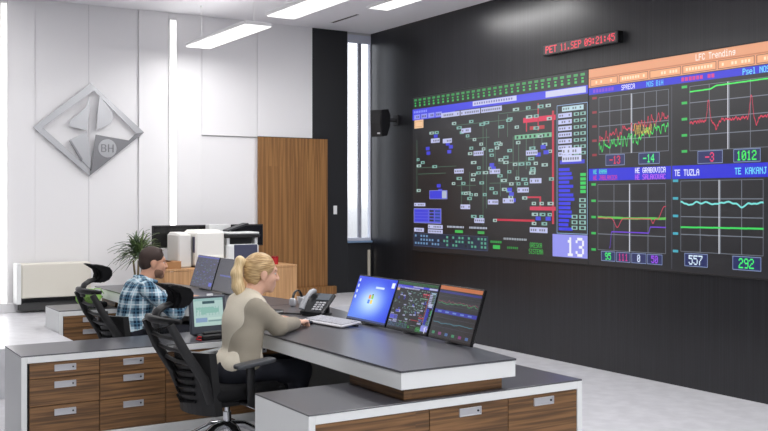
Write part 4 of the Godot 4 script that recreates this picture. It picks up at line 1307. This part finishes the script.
func desk_things() -> void:
	# the woman's three screens and the man's three
	var dk := screen_mat("desktop_glow", desktop_image(), 1.0)
	var sc := screen_mat("small_scheme_glow", scheme_image(700, 428), 0.7)
	var tr := screen_mat("small_trend_glow", small_trend_image(), 0.6)
	desk_screen("thin desk monitor with bright blue desktop in front of the woman", "monitors on the woman's desk", 3.3, -5.83, -5.32, 0.325, 0.36, 0.0, dk)
	desk_screen("middle thin desk monitor with coloured network diagram on woman's desk", "monitors on the woman's desk", 3.3, -5.31, -4.84, 0.325, 0.33, 0.0, sc)
	desk_screen("thin desk monitor with orange header and dark trend charts", "monitors on the woman's desk", 3.285, -4.83, -4.36, 0.33, 0.3, -0.06, tr)
	var ds := screen_mat("dim_scheme_glow", dim_scheme_image(), 0.9)
	var dt := screen_mat("dim_text_glow", dim_text_image(), 0.9)
	desk_screen("thin desk monitor with dim blue diagram beyond the man", "monitors on the man's desk", 3.3, -8.85, -8.3, 0.31, 0.3, 0.0, ds)
	desk_screen("thin dark desk monitor directly behind the woman's ponytail", "monitors on the man's desk", 3.3, -8.29, -7.74, 0.31, 0.3, 0.0, dt)
	# small screen on the long low cabinet, facing the camera
	var t := thing("touch_monitor", "small black monitor with pale green page on the long cabinet", "monitor", Vector3(2.655, 0.6, -6.72), 0.09)
	var tilt := Transform3D(Basis(Vector3.RIGHT, -0.12), Vector3(0, 0.02, 0))
	var st := mb()
	bx(st, Vector3(0, 0.135, 0), Vector3(0.285, 0.275, 0.035), 0.006, tilt)
	obj("casing", st, mat("bezel_grey", c8(70, 75, 84), 0.4), t)
	picture("screen", tilt * Vector3(-0.118, 0.252, 0.0185), tilt.basis * Vector3(0.236, 0, 0), tilt.basis * Vector3(0, -0.2, 0), screen_mat("list_glow", list_image(), 0.85), t)
	st = mb()
	bx(st, Vector3(0, 0.1, -0.06), Vector3(0.06, 0.16, 0.03), 0.005); bx(st, Vector3(0, 0.01, -0.03), Vector3(0.18, 0.02, 0.14), 0.006)
	obj("stand", st, mats.black, t)
	st = mb()
	bx(st, Vector3(0.02, 0.276, 0.012), Vector3(0.05, 0.02, 0.004), 0.0, tilt)
	obj("paper_tag", st, mats.white_lam, t)
	# black intercom with a red cord
	t = thing("intercom", "black intercom box with red cord beside the small monitor", "intercom", Vector3(2.6, 0.6, -6.55), 0.1)
	st = mb()
	bx(st, Vector3(0, 0.018, 0), Vector3(0.17, 0.036, 0.1), 0.008)
	bx(st, Vector3(0.02, 0.045, 0), Vector3(0.16, 0.02, 0.035), 0.008)
	obj("housing", st, mats.black, t)
	st = mb()
	tube(st, [Vector3(-0.08, 0.02, 0.03), Vector3(-0.11, 0.03, 0.04), Vector3(-0.12, 0.012, 0.02), Vector3(-0.1, 0.006, 0.06)], 0.006, 8)
	obj("cord", st, mat("red", c8(190, 30, 40), 0.5), t)
	# desk telephone
	t = thing("desk_phone", "black desk telephone with grey handset on the woman's desk", "telephone", Vector3(3.31, 0.76, -6.24), 0.5)
	var up := Transform3D(Basis(Vector3.BACK, 0.62), Vector3(-0.09, 0.02, 0))
	st = mb()
	bx(st, Vector3(0.1, 0.0, 0), Vector3(0.22, 0.03, 0.2), 0.008, up)
	obj("body", st, mat("phone_black", c8(34, 35, 38), 0.35), t)
	st = mb()
	bx(st, Vector3(0.16, 0.017, 0.03), Vector3(0.07, 0.006, 0.11), 0.002, up)
	obj("display", st, mat("phone_lcd", c8(92, 98, 104), 0.15), t)
	for r in 4:
		for q in 3:
			st = mb()
			bx(st, Vector3(0.025 + r * 0.024, 0.018, 0.005 + q * 0.03), Vector3(0.015, 0.008, 0.021), 0.002, up)
			obj("key", st, mats.handle, t)
	st = mb()
	tube(st, [up * Vector3(0.0, 0.035, -0.075), up * Vector3(0.03, 0.05, -0.075), up * Vector3(0.1, 0.058, -0.075), up * Vector3(0.17, 0.05, -0.075), up * Vector3(0.2, 0.035, -0.075)], [0.022, 0.022, 0.016, 0.022, 0.024], 12, Vector2(1.1, 0.8))
	obj("handset", st, mat("handset_grey", c8(150, 152, 156), 0.3), t)
	st = mb()
	bx(st, Vector3(0.05, 0.045, 0), Vector3(0.02, 0.09, 0.12), 0.004); bx(st, Vector3(-0.02, 0.006, 0), Vector3(0.16, 0.012, 0.16), 0.004)
	obj("foot", st, mats.black, t)
	# keyboard
	t = thing("keyboard", "pale flat keyboard in front of the blue monitor", "keyboard", Vector3(3.13, 0.76, -5.72), 0.12)
	var kt := Transform3D(Basis(Vector3.BACK, 0.1), Vector3(0, 0.012, 0))
	st = mb()
	bx(st, Vector3(0, 0.008, 0), Vector3(0.17, 0.014, 0.45), 0.005, kt)
	obj("tray", st, mat("key_tray", c8(196, 196, 200), 0.4), t)
	for r in 5:
		for q in 15:
			st = mb()
			bx(st, Vector3(0.055 - r * 0.026, 0.018, -0.2 + q * 0.0286), Vector3(0.021, 0.007, 0.023), 0.002, kt)
			obj("key", st, mat("key_cap", c8(170, 170, 176), 0.5), t)
	st = mb()
	bx(st, Vector3(0.07, 0.004, 0), Vector3(0.02, 0.008, 0.4), 0.002)
	obj("feet_bar", st, mats.black, t)
	# mouse under her hand
	t = thing("computer_mouse", "black computer mouse under the woman's hand", "mouse", Vector3(2.98, 0.76, -5.78), 0.6)
	st = mb()
	pad(st, Vector3(0, 0.012, 0), Vector3(0.052, 0.014, 0.03), 0.7)
	obj("shell", st, mats.black_gloss, t)
	st = mb()
	lathe(st, [Vector2(0, -0.004), Vector2(0.008, -0.004), Vector2(0.008, 0.004), Vector2(0, 0.004)], Vector3(0.028, 0.021, 0), 12, Basis(Vector3.RIGHT, PI / 2))
	obj("wheel", st, mats.dark_metal, t)
	# cable and black notebook behind the phone
	st = mb()
	tube(st, [Vector3(3.2, 0.767, -6.3), Vector3(3.1, 0.767, -6.42), Vector3(2.99, 0.767, -6.4), Vector3(2.93, 0.767, -6.28), Vector3(2.97, 0.767, -6.1)], 0.006, 8)
	tag(obj("phone_cable", st, mats.black), "black cable lying on the desk beside the telephone", "cable")
	t = thing("notebook", "flat black notebook on the desk between woman and telephone", "notebook", Vector3(3.02, 0.76, -6.62), 0.3)
	st = mb()
	bx(st, Vector3(0, 0.008, 0), Vector3(0.2, 0.012, 0.28), 0.002)
	obj("pages", st, mats.white_lam, t)
	st = mb()
	bx(st, Vector3(0, 0.0165, 0), Vector3(0.21, 0.004, 0.29), 0.001); bx(st, Vector3(0, 0.001, 0), Vector3(0.21, 0.002, 0.29), 0.0005)
	obj("cover", st, mats.black, t)
	# headset standing by the far end of the desk
	t = thing("headset", "black headset with pale earpads near the wooden counter", "headset", Vector3(3.45, 0.76, -6.86), 0.5)
	st = mb()
	var arc := []
	for i in 13:
		var a := PI * i / 12.0
		arc.append(Vector3(cos(a) * 0.065, 0.035 + sin(a) * 0.085, 0))
	tube(st, arc, 0.008, 8, Vector2(1.6, 0.8))
	obj("headband", st, mats.black_gloss, t)
	for s in [-1.0, 1.0]:
		st = mb()
		pad(st, Vector3(s * 0.062, 0.033, 0), Vector3(0.018, 0.033, 0.03), 0.7)
		obj("earpad", st, mats.handle, t)
	# papers on the man's desk
	st = mb()
	bx(st, Vector3.ZERO, Vector3(0.3, 0.006, 0.42), 0.001)
	var pp := obj("paper_stack", st, mats.white_lam)
	pp.position = Vector3(2.84, 0.763, -8.05); pp.rotation.y = 0.1
	tag(pp, "white papers spread on the man's desk below his dim monitors", "papers")
	# green bag on the far cabinet
	rng.seed = 8
	t = thing("green_bag", "crumpled bright green plastic bag on the man's low cabinet", "bag", Vector3(2.42, 0.6, -9.1))
	var gm := mat("bag_green", c8(158, 208, 104), 0.3)
	gm.backlight_enabled = true; gm.backlight = Color(0.3, 0.42, 0.18)
	var cr := FastNoiseLite.new()
	cr.seed = 4; cr.noise_type = FastNoiseLite.TYPE_CELLULAR; cr.frequency = 9.0; cr.cellular_return_type = FastNoiseLite.RETURN_DISTANCE2_SUB
	var pt := func(i: int, q: int) -> Vector3:
		var th := TAU * (i % 40) / 40.0
		var ph := -PI / 2 + PI * q / 16.0
		var d := Vector3(cos(ph) * cos(th), sin(ph), cos(ph) * sin(th))
		var rad := 1.0 + 0.5 * (cr.get_noise_3dv(d) + 0.6) * cos(ph)
		return Vector3(0.0, 0.085, 0.0) + Vector3(d.x * 0.125, d.y * 0.085, d.z * 0.085) * Vector3(rad, 1.0 + 0.4 * (rad - 1.0) * float(d.y > 0), rad)
	st = mb()
	st.set_smooth_group(-1)
	for i2 in 40:
		for q in 16:
			var o := (pt.call(i2, q) + pt.call(i2 + 1, q + 1)) * 0.5 - Vector3(0, 0.085, 0) as Vector3
			if q > 0: tri(st, pt.call(i2, q), pt.call(i2 + 1, q), pt.call(i2 + 1, q + 1), o)
			if q < 15: tri(st, pt.call(i2, q), pt.call(i2 + 1, q + 1), pt.call(i2, q + 1), o)
	obj("bag_body", st, gm, t)
	st = mb()
	tube(st, [Vector3(0.02, 0.12, 0), Vector3(0.05, 0.17, 0.02), Vector3(0.1, 0.165, 0.03), Vector3(0.13, 0.12, 0.02)], 0.007, 6, Vector2(2.4, 0.6))
	obj("bag_handle", st, gm, t)
	# dark pouch beside it
	t = thing("dark_pouch", "small black pouch lying beside the green bag", "pouch", Vector3(2.48, 0.6, -8.95), 0.3)
	st = mb()
	pad(st, Vector3(0, 0.03, 0), Vector3(0.07, 0.03, 0.035), 0.6)
	obj("pouch_body", st, mats.chair_cloth, t)
	st = mb()
	tube(st, [Vector3(-0.05, 0.056, 0.0), Vector3(0.0, 0.062, 0.0), Vector3(0.05, 0.056, 0.0)], 0.004, 6)
	obj("zip", st, mats.dark_metal, t)
	# pale rounded bag on the floor by the long cabinet
	t = thing("floor_bag", "pale grey rounded bag on the floor by the long cabinet", "bag", Vector3(0.98, 0.0, -6.18), 0.3)
	st = mb()
	pad(st, Vector3(0, 0.12, 0), Vector3(0.16, 0.12, 0.12), 0.6)
	obj("bag_body", st, mat("bag_grey", c8(196, 192, 198), 0.8), t)
	st = mb()
	tube(st, [Vector3(-0.08, 0.22, 0), Vector3(-0.04, 0.25, 0), Vector3(0.04, 0.25, 0), Vector3(0.08, 0.22, 0)], 0.008, 8)
	obj("strap", st, mat("bag_strap", c8(170, 168, 172), 0.8), t)

func back_things() -> void:
	# low wooden counter under the printers
	var t := thing("wooden_counter", "light wooden low counter under the printers on raised floor", "counter", Vector3(4.16, PLAT, -10.1))
	var st := mb()
	bc(st, Vector3(-0.78, 0.44, -0.3), Vector3(0.765, 0.465, 0.302), 0.003)
	obj("counter_top", st, mats.counter_wood, t)
	for k in 4:
		st = mb()
		bc(st, Vector3(-0.775 + k * 0.385 + 0.002, 0.03, 0.28), Vector3(-0.775 + (k + 1) * 0.385 - 0.002, 0.438, 0.298), 0.002)
		obj("front_panel", st, mats.counter_wood, t)
	for x in [-0.78, 0.742]:
		st = mb()
		bc(st, Vector3(x, 0.0, -0.3), Vector3(x + 0.022, 0.44, 0.28), 0.002)
		obj("side_panel", st, mats.counter_wood, t)
	st = mb()
	bc(st, Vector3(-0.758, 0.0, -0.28), Vector3(0.742, 0.03, 0.27), 0.0)
	obj("base", st, mats.dark_metal, t)
	var top := PLAT + 0.465
	# printer A: tall pale box
	t = thing("laser_printer", "plain tall white laser printer next to the cardboard box", "printer", Vector3(3.915, top, -10.05))
	var pw := mat("printer_white", c8(240, 238, 232), 0.5)
	st = mb()
	bc(st, Vector3(-0.165, 0.012, -0.2), Vector3(0.165, 0.385, 0.19), 0.02)
	obj("casing", st, pw, t)
	st = mb()
	bc(st, Vector3(-0.15, 0.36, -0.17), Vector3(0.15, 0.4, 0.12), 0.015)
	obj("output_tray", st, mat("printer_cream", c8(244, 241, 232), 0.5), t)
	st = mb()
	bc(st, Vector3(-0.15, 0.03, 0.186), Vector3(0.15, 0.13, 0.196), 0.004)
	obj("paper_drawer", st, mat("printer_cream", c8(244, 241, 232), 0.5), t)
	st = mb()
	bc(st, Vector3(-0.168, 0.16, 0.1), Vector3(-0.163, 0.33, 0.17), 0.002)
	obj("side_vent", st, mat("printer_slate", c8(72, 74, 96), 0.4), t)
	st = mb()
	bc(st, Vector3(-0.15, 0.0, -0.18), Vector3(0.15, 0.012, 0.17), 0.0)
	obj("foot_plate", st, mats.black, t)
	# a second casing standing to its left, turned sideways
	t = thing("paper_feeder", "narrow pale grey machine standing against the tall laser printer", "machine", Vector3(3.66, top, -10.1))
	st = mb()
	bc(st, Vector3(-0.08, 0.0, -0.18), Vector3(0.07, 0.36, 0.18), 0.015)
	obj("casing", st, mat("feeder_grey", c8(222, 220, 216), 0.5), t)
	st = mb()
	bc(st, Vector3(-0.07, 0.33, -0.15), Vector3(0.06, 0.375, 0.1), 0.01)
	obj("lid", st, pw, t)
	# printer B: multifunction with dark scanner lid and slate front
	t = thing("multifunction_printer", "white multifunction printer with black scanner lid and slate front", "printer", Vector3(4.3, top, -10.05))
	st = mb()
	bc(st, Vector3(-0.19, 0.0, -0.2), Vector3(0.19, 0.24, 0.19), 0.02)
	obj("casing", st, mats.white_lam, t)
	st = mb()
	bc(st, Vector3(-0.11, 0.05, 0.186), Vector3(0.165, 0.235, 0.198), 0.006)
	obj("front_door", st, mat("printer_slate", c8(72, 74, 96), 0.4), t)
	st = mb()
	bc(st, Vector3(-0.17, 0.24, -0.19), Vector3(0.13, 0.31, 0.12), 0.006)
	obj("paper_bay", st, mats.black, t)
	for s in [-0.18, 0.15]:
		st = mb()
		bc(st, Vector3(s, 0.235, -0.19), Vector3(s + 0.035, 0.315, 0.16), 0.006)
		obj("arm", st, mats.white_lam, t)
	st = mb()
	bc(st, Vector3(-0.2, 0.31, -0.2), Vector3(0.2, 0.35, 0.2), 0.01)
	obj("scanner", st, mats.black, t)
	st = mb()
	bx(st, Vector3(0.02, 0.36, 0.02), Vector3(0.36, 0.022, 0.3), 0.006)
	obj("scanner_lid", st, mats.white_lam, t)
	st = mb()
	bx(st, Vector3(0.06, 0.42, -0.1), Vector3(0.26, 0.02, 0.16), 0.005, Transform3D(Basis(Vector3.BACK, 0.3), Vector3(0.1, 0.0, 0)))
	obj("feed_tray", st, mats.dark_metal, t)
	# white box behind, between both printers
	t = thing("white_box", "white carton behind the two printers, its top showing", "box", Vector3(4.2, top, -10.34))
	st = mb()
	bc(st, Vector3(-0.13, 0.0, -0.06), Vector3(0.13, 0.44, 0.06), 0.006)
	obj("carton", st, mats.white_lam, t)
	st = mb()
	bc(st, Vector3(-0.13, 0.436, -0.06), Vector3(0.13, 0.448, 0.06), 0.002)
	obj("flap", st, mats.lamp_white, t)
	# black monitors behind the printers
	for k in 2:
		t = thing("black_monitor", ["wide black monitor between the plant and the printers", "wide black monitor mostly hidden behind the printers"][k], "monitor", Vector3(3.81 + k * 0.69, PLAT, -10.5), 0.0, "black monitors behind the printers")
		st = mb()
		bx(st, Vector3(0, 0.78, 0), Vector3(0.65, 0.25, 0.03), 0.005)
		obj("casing", st, mats.black, t)
		st = mb()
		bx(st, Vector3(0, 0.78, 0.0155), Vector3(0.62, 0.22, 0.002), 0.0)
		obj("screen", st, mats.black_gloss, t)
		st = mb()
		bx(st, Vector3(-0.03, 0.35, -0.02), Vector3(0.075, 0.66, 0.03), 0.006)
		obj("stand", st, mats.black, t)
		st = mb()
		bx(st, Vector3(-0.03, 0.01, -0.02), Vector3(0.26, 0.02, 0.2), 0.006)
		obj("foot", st, mats.black, t)
	# cardboard box
	t = thing("cardboard_box", "small brown cardboard box at the end of the counter", "box", Vector3(3.495, top, -9.92), 0.0)
	st = mb()
	bc(st, Vector3(-0.08, 0.0, -0.1), Vector3(0.08, 0.075, 0.1), 0.002)
	obj("carton", st, mat("cardboard", c8(176, 128, 84), 0.9), t)
	st = mb()
	bx(st, Vector3(-0.085, 0.082, 0), Vector3(0.07, 0.003, 0.2), 0.0, Transform3D(Basis(Vector3.BACK, -0.35), Vector3(0, -0.02, 0)))
	bx(st, Vector3(0.05, 0.076, 0), Vector3(0.07, 0.003, 0.2), 0.0)
	obj("flap", st, mat("cardboard", c8(176, 128, 84), 0.9), t)
	# red tin
	t = thing("red_tin", "small red tin on the counter behind the woman's forehead", "tin", Vector3(4.72, top, -9.95))
	st = mb()
	lathe(st, [Vector2(0, 0), Vector2(0.04, 0), Vector2(0.04, 0.08), Vector2(0, 0.08)], Vector3.ZERO, 18)
	obj("can", st, mats.red, t)
	st = mb()
	lathe(st, [Vector2(0, 0.092), Vector2(0.041, 0.09), Vector2(0.042, 0.078)], Vector3.ZERO, 18)
	obj("lid", st, mat("red_dark", c8(150, 26, 34), 0.4), t)
	# potted plant
	rng.seed = 19
	t = thing("potted_plant", "spiky green houseplant against the white wall behind the man", "plant", Vector3(3.24, PLAT, -10.25))
	st = mb()
	lathe(st, [Vector2(0, 0), Vector2(0.09, 0), Vector2(0.12, 0.24), Vector2(0.125, 0.25), Vector2(0.11, 0.25), Vector2(0.1, 0.22), Vector2(0, 0.22)], Vector3.ZERO, 24)
	obj("pot", st, mats.white_lam, t)
	for k in 3:
		st = mb()
		var b := Vector3(-0.03 + k * 0.03, 0.2, 0.02 * (k - 1))
		tube(st, [b, b + Vector3(0.01, 0.2, 0), b + Vector3(-0.01 + 0.02 * k, 0.34, 0.01)], [0.014, 0.012, 0.01], 8)
		obj("stem", st, mat("stem_brown", c8(116, 104, 76), 0.8), t)
	var lm := [mat("leaf_green", c8(76, 98, 58), 0.5), mat("leaf_dark", c8(50, 70, 44), 0.5), mat("leaf_pale", c8(128, 150, 96), 0.5)]
	for q in lm: q.cull_mode = BaseMaterial3D.CULL_DISABLED
	for k in 150:
		st = mb()
		var a := rng.randf() * TAU
		var up := rng.randf_range(-0.3, 1.45)
		var l := rng.randf_range(0.2, 0.34)
		var d := Vector3(cos(a), 0, sin(a) * 0.7)
		var b := Vector3(-0.03 + (k % 3) * 0.04, 0.56 + rng.randf() * 0.14, 0.01)
		var pts := []
		for i in 7:
			var s := i / 6.0
			pts.append(b + d * l * s * cos(up * 0.9) + Vector3(0, l * (s * sin(up) + 0.15 * s - 0.5 * s * s), 0))
		var side := d.cross(Vector3.UP)
		st.set_smooth_group(1)
		for i in 6:
			var w0 := 0.013 * sin(PI * minf(1.0, 0.15 + i / 6.0 * 0.85))
			var w1 := 0.013 * sin(PI * minf(1.0, 0.15 + (i + 1) / 6.0 * 0.85))
			var dip := Vector3(0, -0.004, 0)
			quad(st, pts[i] - side * w0, pts[i] + dip, pts[i + 1] + dip, pts[i + 1] - side * w1, Vector3.UP)
			quad(st, pts[i] + dip, pts[i] + side * w0, pts[i + 1] + side * w1, pts[i + 1] + dip, Vector3.UP)
		obj("leaf", st, lm[k % 3], t)

func people() -> void:
	var skin := mat("skin_fair", c8(226, 178, 152), 0.55)
	var skin2 := mat("skin_warm", c8(212, 160, 132), 0.55)
	# the woman: leaning to the desk, right forearm on it
	var at := Vector3(2.3, 0, -5.54)
	var tw := 0.12
	var inv := Transform3D(Basis(Vector3.UP, tw), at).affine_inverse()
	var L := func(x: float, y: float, z: float) -> Vector3: return inv * Vector3(x, y, z)
	var blond := tri_mat("hair_blond", noise_image(128, 128, 3.0, 40.0, 3, 61, c8(150, 116, 74), c8(226, 196, 146)), Vector3(3, 3, 3), 0.5, 0.5, Vector3.ZERO, false)
	var imt := noise_image(128, 128, 3.0, 40.0, 3, 66, c8(206, 176, 128), c8(240, 218, 174))
	imt.rotate_90(CLOCKWISE)
	var tail := tri_mat("hair_tail", imt, Vector3(3, 3, 3), 0.5, 0.5, Vector3.ZERO, false)
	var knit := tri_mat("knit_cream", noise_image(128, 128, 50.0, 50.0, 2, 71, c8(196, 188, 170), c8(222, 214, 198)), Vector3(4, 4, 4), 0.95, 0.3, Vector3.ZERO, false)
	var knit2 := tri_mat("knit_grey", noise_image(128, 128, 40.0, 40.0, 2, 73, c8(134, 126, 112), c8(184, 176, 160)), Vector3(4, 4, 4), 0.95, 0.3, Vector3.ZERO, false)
	var hair := [
		ell(Vector3(-0.022, 0.04, 0), Vector3(0.1, 0.092, 0.083)), ell(Vector3(-0.06, 0.0, 0), Vector3(0.06, 0.07, 0.07)), cap(Vector3(-0.06, 0.07, 0), Vector3(-0.11, 0.06, 0), 0.04, 0.022),
		cap(Vector3(-0.045, -0.02, 0.05), Vector3(-0.05, -0.055, 0.035), 0.02), cap(Vector3(-0.045, -0.02, -0.05), Vector3(-0.05, -0.055, -0.035), 0.02),
		ell(Vector3(0.092, -0.03, 0), Vector3(0.062, 0.1, 0.075), Basis(), true), ell(Vector3(-0.01, -0.012, 0.085), Vector3(0.026, 0.036, 0.022), Basis(), true), ell(Vector3(-0.01, -0.012, -0.085), Vector3(0.026, 0.036, 0.022), Basis(), true),
	]
	var tl := [cap(Vector3(-0.11, 0.06, 0), Vector3(-0.15, 0.07, 0), 0.016, 0.026), cap(Vector3(-0.15, 0.07, 0), Vector3(-0.165, -0.01, 0.005), 0.026, 0.034), cap(Vector3(-0.165, -0.01, 0.005), Vector3(-0.15, -0.09, 0.012), 0.034, 0.036), cap(Vector3(-0.15, -0.09, 0.012), Vector3(-0.12, -0.15, 0.02), 0.036, 0.028), cap(Vector3(-0.12, -0.15, 0.02), Vector3(-0.1, -0.18, 0.025), 0.026, 0.01)]
	var j := {
		"head": L.call(2.545, 1.135, -5.55), "neck": L.call(2.47, 0.995, -5.55), "chest": L.call(2.42, 0.86, -5.54), "waist": L.call(2.375, 0.7, -5.54), "pelvis": L.call(2.34, 0.55, -5.54),
		"sho_r": L.call(2.45, 0.94, -5.39), "elb_r": L.call(2.6, 0.815, -5.43), "wri_r": L.call(2.83, 0.8, -5.63), "han_r": L.call(2.96, 0.795, -5.75),
		"sho_l": L.call(2.47, 0.94, -5.7), "elb_l": L.call(2.62, 0.82, -5.84), "wri_l": L.call(2.82, 0.8, -5.95), "han_l": L.call(2.95, 0.785, -6.03),
		"knee_r": L.call(2.76, 0.53, -5.45), "foot_r": L.call(2.72, 0.1, -5.47), "knee_l": L.call(2.76, 0.53, -5.68), "foot_l": L.call(2.8, 0.1, -5.69),
	}
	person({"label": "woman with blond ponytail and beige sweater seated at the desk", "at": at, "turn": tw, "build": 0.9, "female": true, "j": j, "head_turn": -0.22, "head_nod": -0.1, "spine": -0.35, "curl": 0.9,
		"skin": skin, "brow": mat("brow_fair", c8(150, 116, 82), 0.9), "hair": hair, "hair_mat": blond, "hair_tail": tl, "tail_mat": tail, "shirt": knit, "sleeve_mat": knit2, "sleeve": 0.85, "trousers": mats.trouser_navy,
		"shirt_extra": [ell(L.call(2.395, 0.71, -5.54), Vector3(0.09, 0.12, 0.12)), ell(L.call(2.375, 0.605, -5.54), Vector3(0.122, 0.06, 0.155)), cap(L.call(2.31, 0.6, -5.43), L.call(2.46, 0.63, -5.43), 0.018), cap(L.call(2.33, 0.66, -5.43), L.call(2.45, 0.7, -5.43), 0.02), cap(L.call(2.3, 0.58, -5.46), L.call(2.3, 0.58, -5.62), 0.06)],
		"side_r": [cap(L.call(2.44, 0.9, -5.455), L.call(2.405, 0.74, -5.47), 0.078, 0.085), cap(L.call(2.405, 0.74, -5.47), L.call(2.385, 0.615, -5.47), 0.085, 0.106)],
		"collar": [ell(L.call(2.505, 1.0, -5.505), Vector3(0.036, 0.008, 0.014), Basis(Vector3.BACK, -0.9)), ell(L.call(2.505, 1.0, -5.595), Vector3(0.036, 0.008, 0.014), Basis(Vector3.BACK, -0.9))], "collar_mat": mat("collar_blue", c8(206, 218, 236), 0.8)})
	# the man: leaning forward in a plaid shirt
	at = Vector3(2.37, 0, -7.5)
	tw = 0.08
	inv = Transform3D(Basis(Vector3.UP, tw), at).affine_inverse()
	var M := func(x: float, y: float, z: float) -> Vector3: return inv * Vector3(x, y, z)
	var pl := Image.create(128, 128, false, Image.FORMAT_RGB8)
	for y in 128:
		for x in 128:
			var u := x / 128.0
			var v := y / 128.0
			var a := 0.5 * (float(u < 0.45) + float(v < 0.45))
			var c := c8(176, 206, 220).lerp(c8(28, 50, 72), a)
			if absf(u - 0.72) < 0.05 or absf(v - 0.72) < 0.05: c = c.lerp(c8(236, 242, 246), 0.75)
			if absf(u - 0.22) < 0.04 or absf(v - 0.22) < 0.04: c = c.lerp(c8(96, 150, 180), 0.6)
			pl.set_pixel(x, y, c)
	var plaid := tri_mat("plaid", pl, Vector3(10.5, 10.5, 10.5), 0.9, 0.3, Vector3.ZERO, false)
	var mh := [
		ell(Vector3(-0.018, 0.042, 0), Vector3(0.0985, 0.089, 0.0785)), ell(Vector3(-0.055, 0.0, 0), Vector3(0.06, 0.065, 0.07)), cap(Vector3(0.04, 0.098, -0.025), Vector3(0.04, 0.098, 0.025), 0.02),
		ell(Vector3(0.085, -0.04, 0), Vector3(0.07, 0.105, 0.085), Basis(), true), ell(Vector3(-0.005, -0.02, 0.085), Vector3(0.03, 0.045, 0.022), Basis(), true), ell(Vector3(-0.005, -0.02, -0.085), Vector3(0.03, 0.045, 0.022), Basis(), true),
	]
	var beard := [ell(Vector3(0.03, -0.062, 0), Vector3(0.062, 0.058, 0.0615)), cap(Vector3(0.066, -0.1, -0.01), Vector3(0.066, -0.1, 0.01), 0.0235), ell(Vector3(0.09, -0.03, 0), Vector3(0.05, 0.05, 0.06), Basis(), true)]
	var jm := {
		"head": M.call(2.5, 1.095, -7.5), "neck": M.call(2.425, 0.955, -7.5), "chest": M.call(2.370, 0.81, -7.5), "waist": M.call(2.330, 0.66, -7.5), "pelvis": M.call(2.310, 0.555, -7.5),
		"sho_r": M.call(2.400, 0.89, -7.31), "elb_r": M.call(2.6, 0.72, -7.25), "wri_r": M.call(2.8, 0.805, -7.55), "han_r": M.call(2.9, 0.795, -7.62),
		"sho_l": M.call(2.400, 0.89, -7.69), "elb_l": M.call(2.58, 0.79, -7.8), "wri_l": M.call(2.77, 0.8, -7.85), "han_l": M.call(2.9, 0.785, -7.86),
		"knee_r": M.call(2.84, 0.52, -7.4), "foot_r": M.call(2.8, 0.1, -7.4), "knee_l": M.call(2.84, 0.52, -7.62), "foot_l": M.call(2.86, 0.1, -7.62),
	}
	person({"label": "bearded man with short dark hair and blue plaid shirt at desk", "at": at, "turn": tw, "build": 1.12, "female": false, "j": jm, "head_turn": -0.2, "head_nod": -0.08, "spine": -0.3, "curl": 0.6,
		"skin": skin2, "brow": mats.beard, "hair": mh, "hair_mat": mat("hair_brown", c8(58, 42, 36), 0.7), "beard": beard, "shirt": plaid, "sleeve_mat": plaid, "sleeve": 0.8, "trousers": mats.trouser_navy,
		"shirt_extra": [ell(M.call(2.340, 0.67, -7.5), Vector3(0.11, 0.13, 0.165)), cap(M.call(2.310, 0.58, -7.42), M.call(2.310, 0.58, -7.58), 0.1)],
		"collar": [cap(M.call(2.400, 0.98, -7.44), M.call(2.5, 0.95, -7.43), 0.016), cap(M.call(2.400, 0.98, -7.56), M.call(2.5, 0.95, -7.57), 0.016), cap(M.call(2.370, 0.985, -7.45), M.call(2.370, 0.985, -7.55), 0.018)], "collar_mat": plaid})
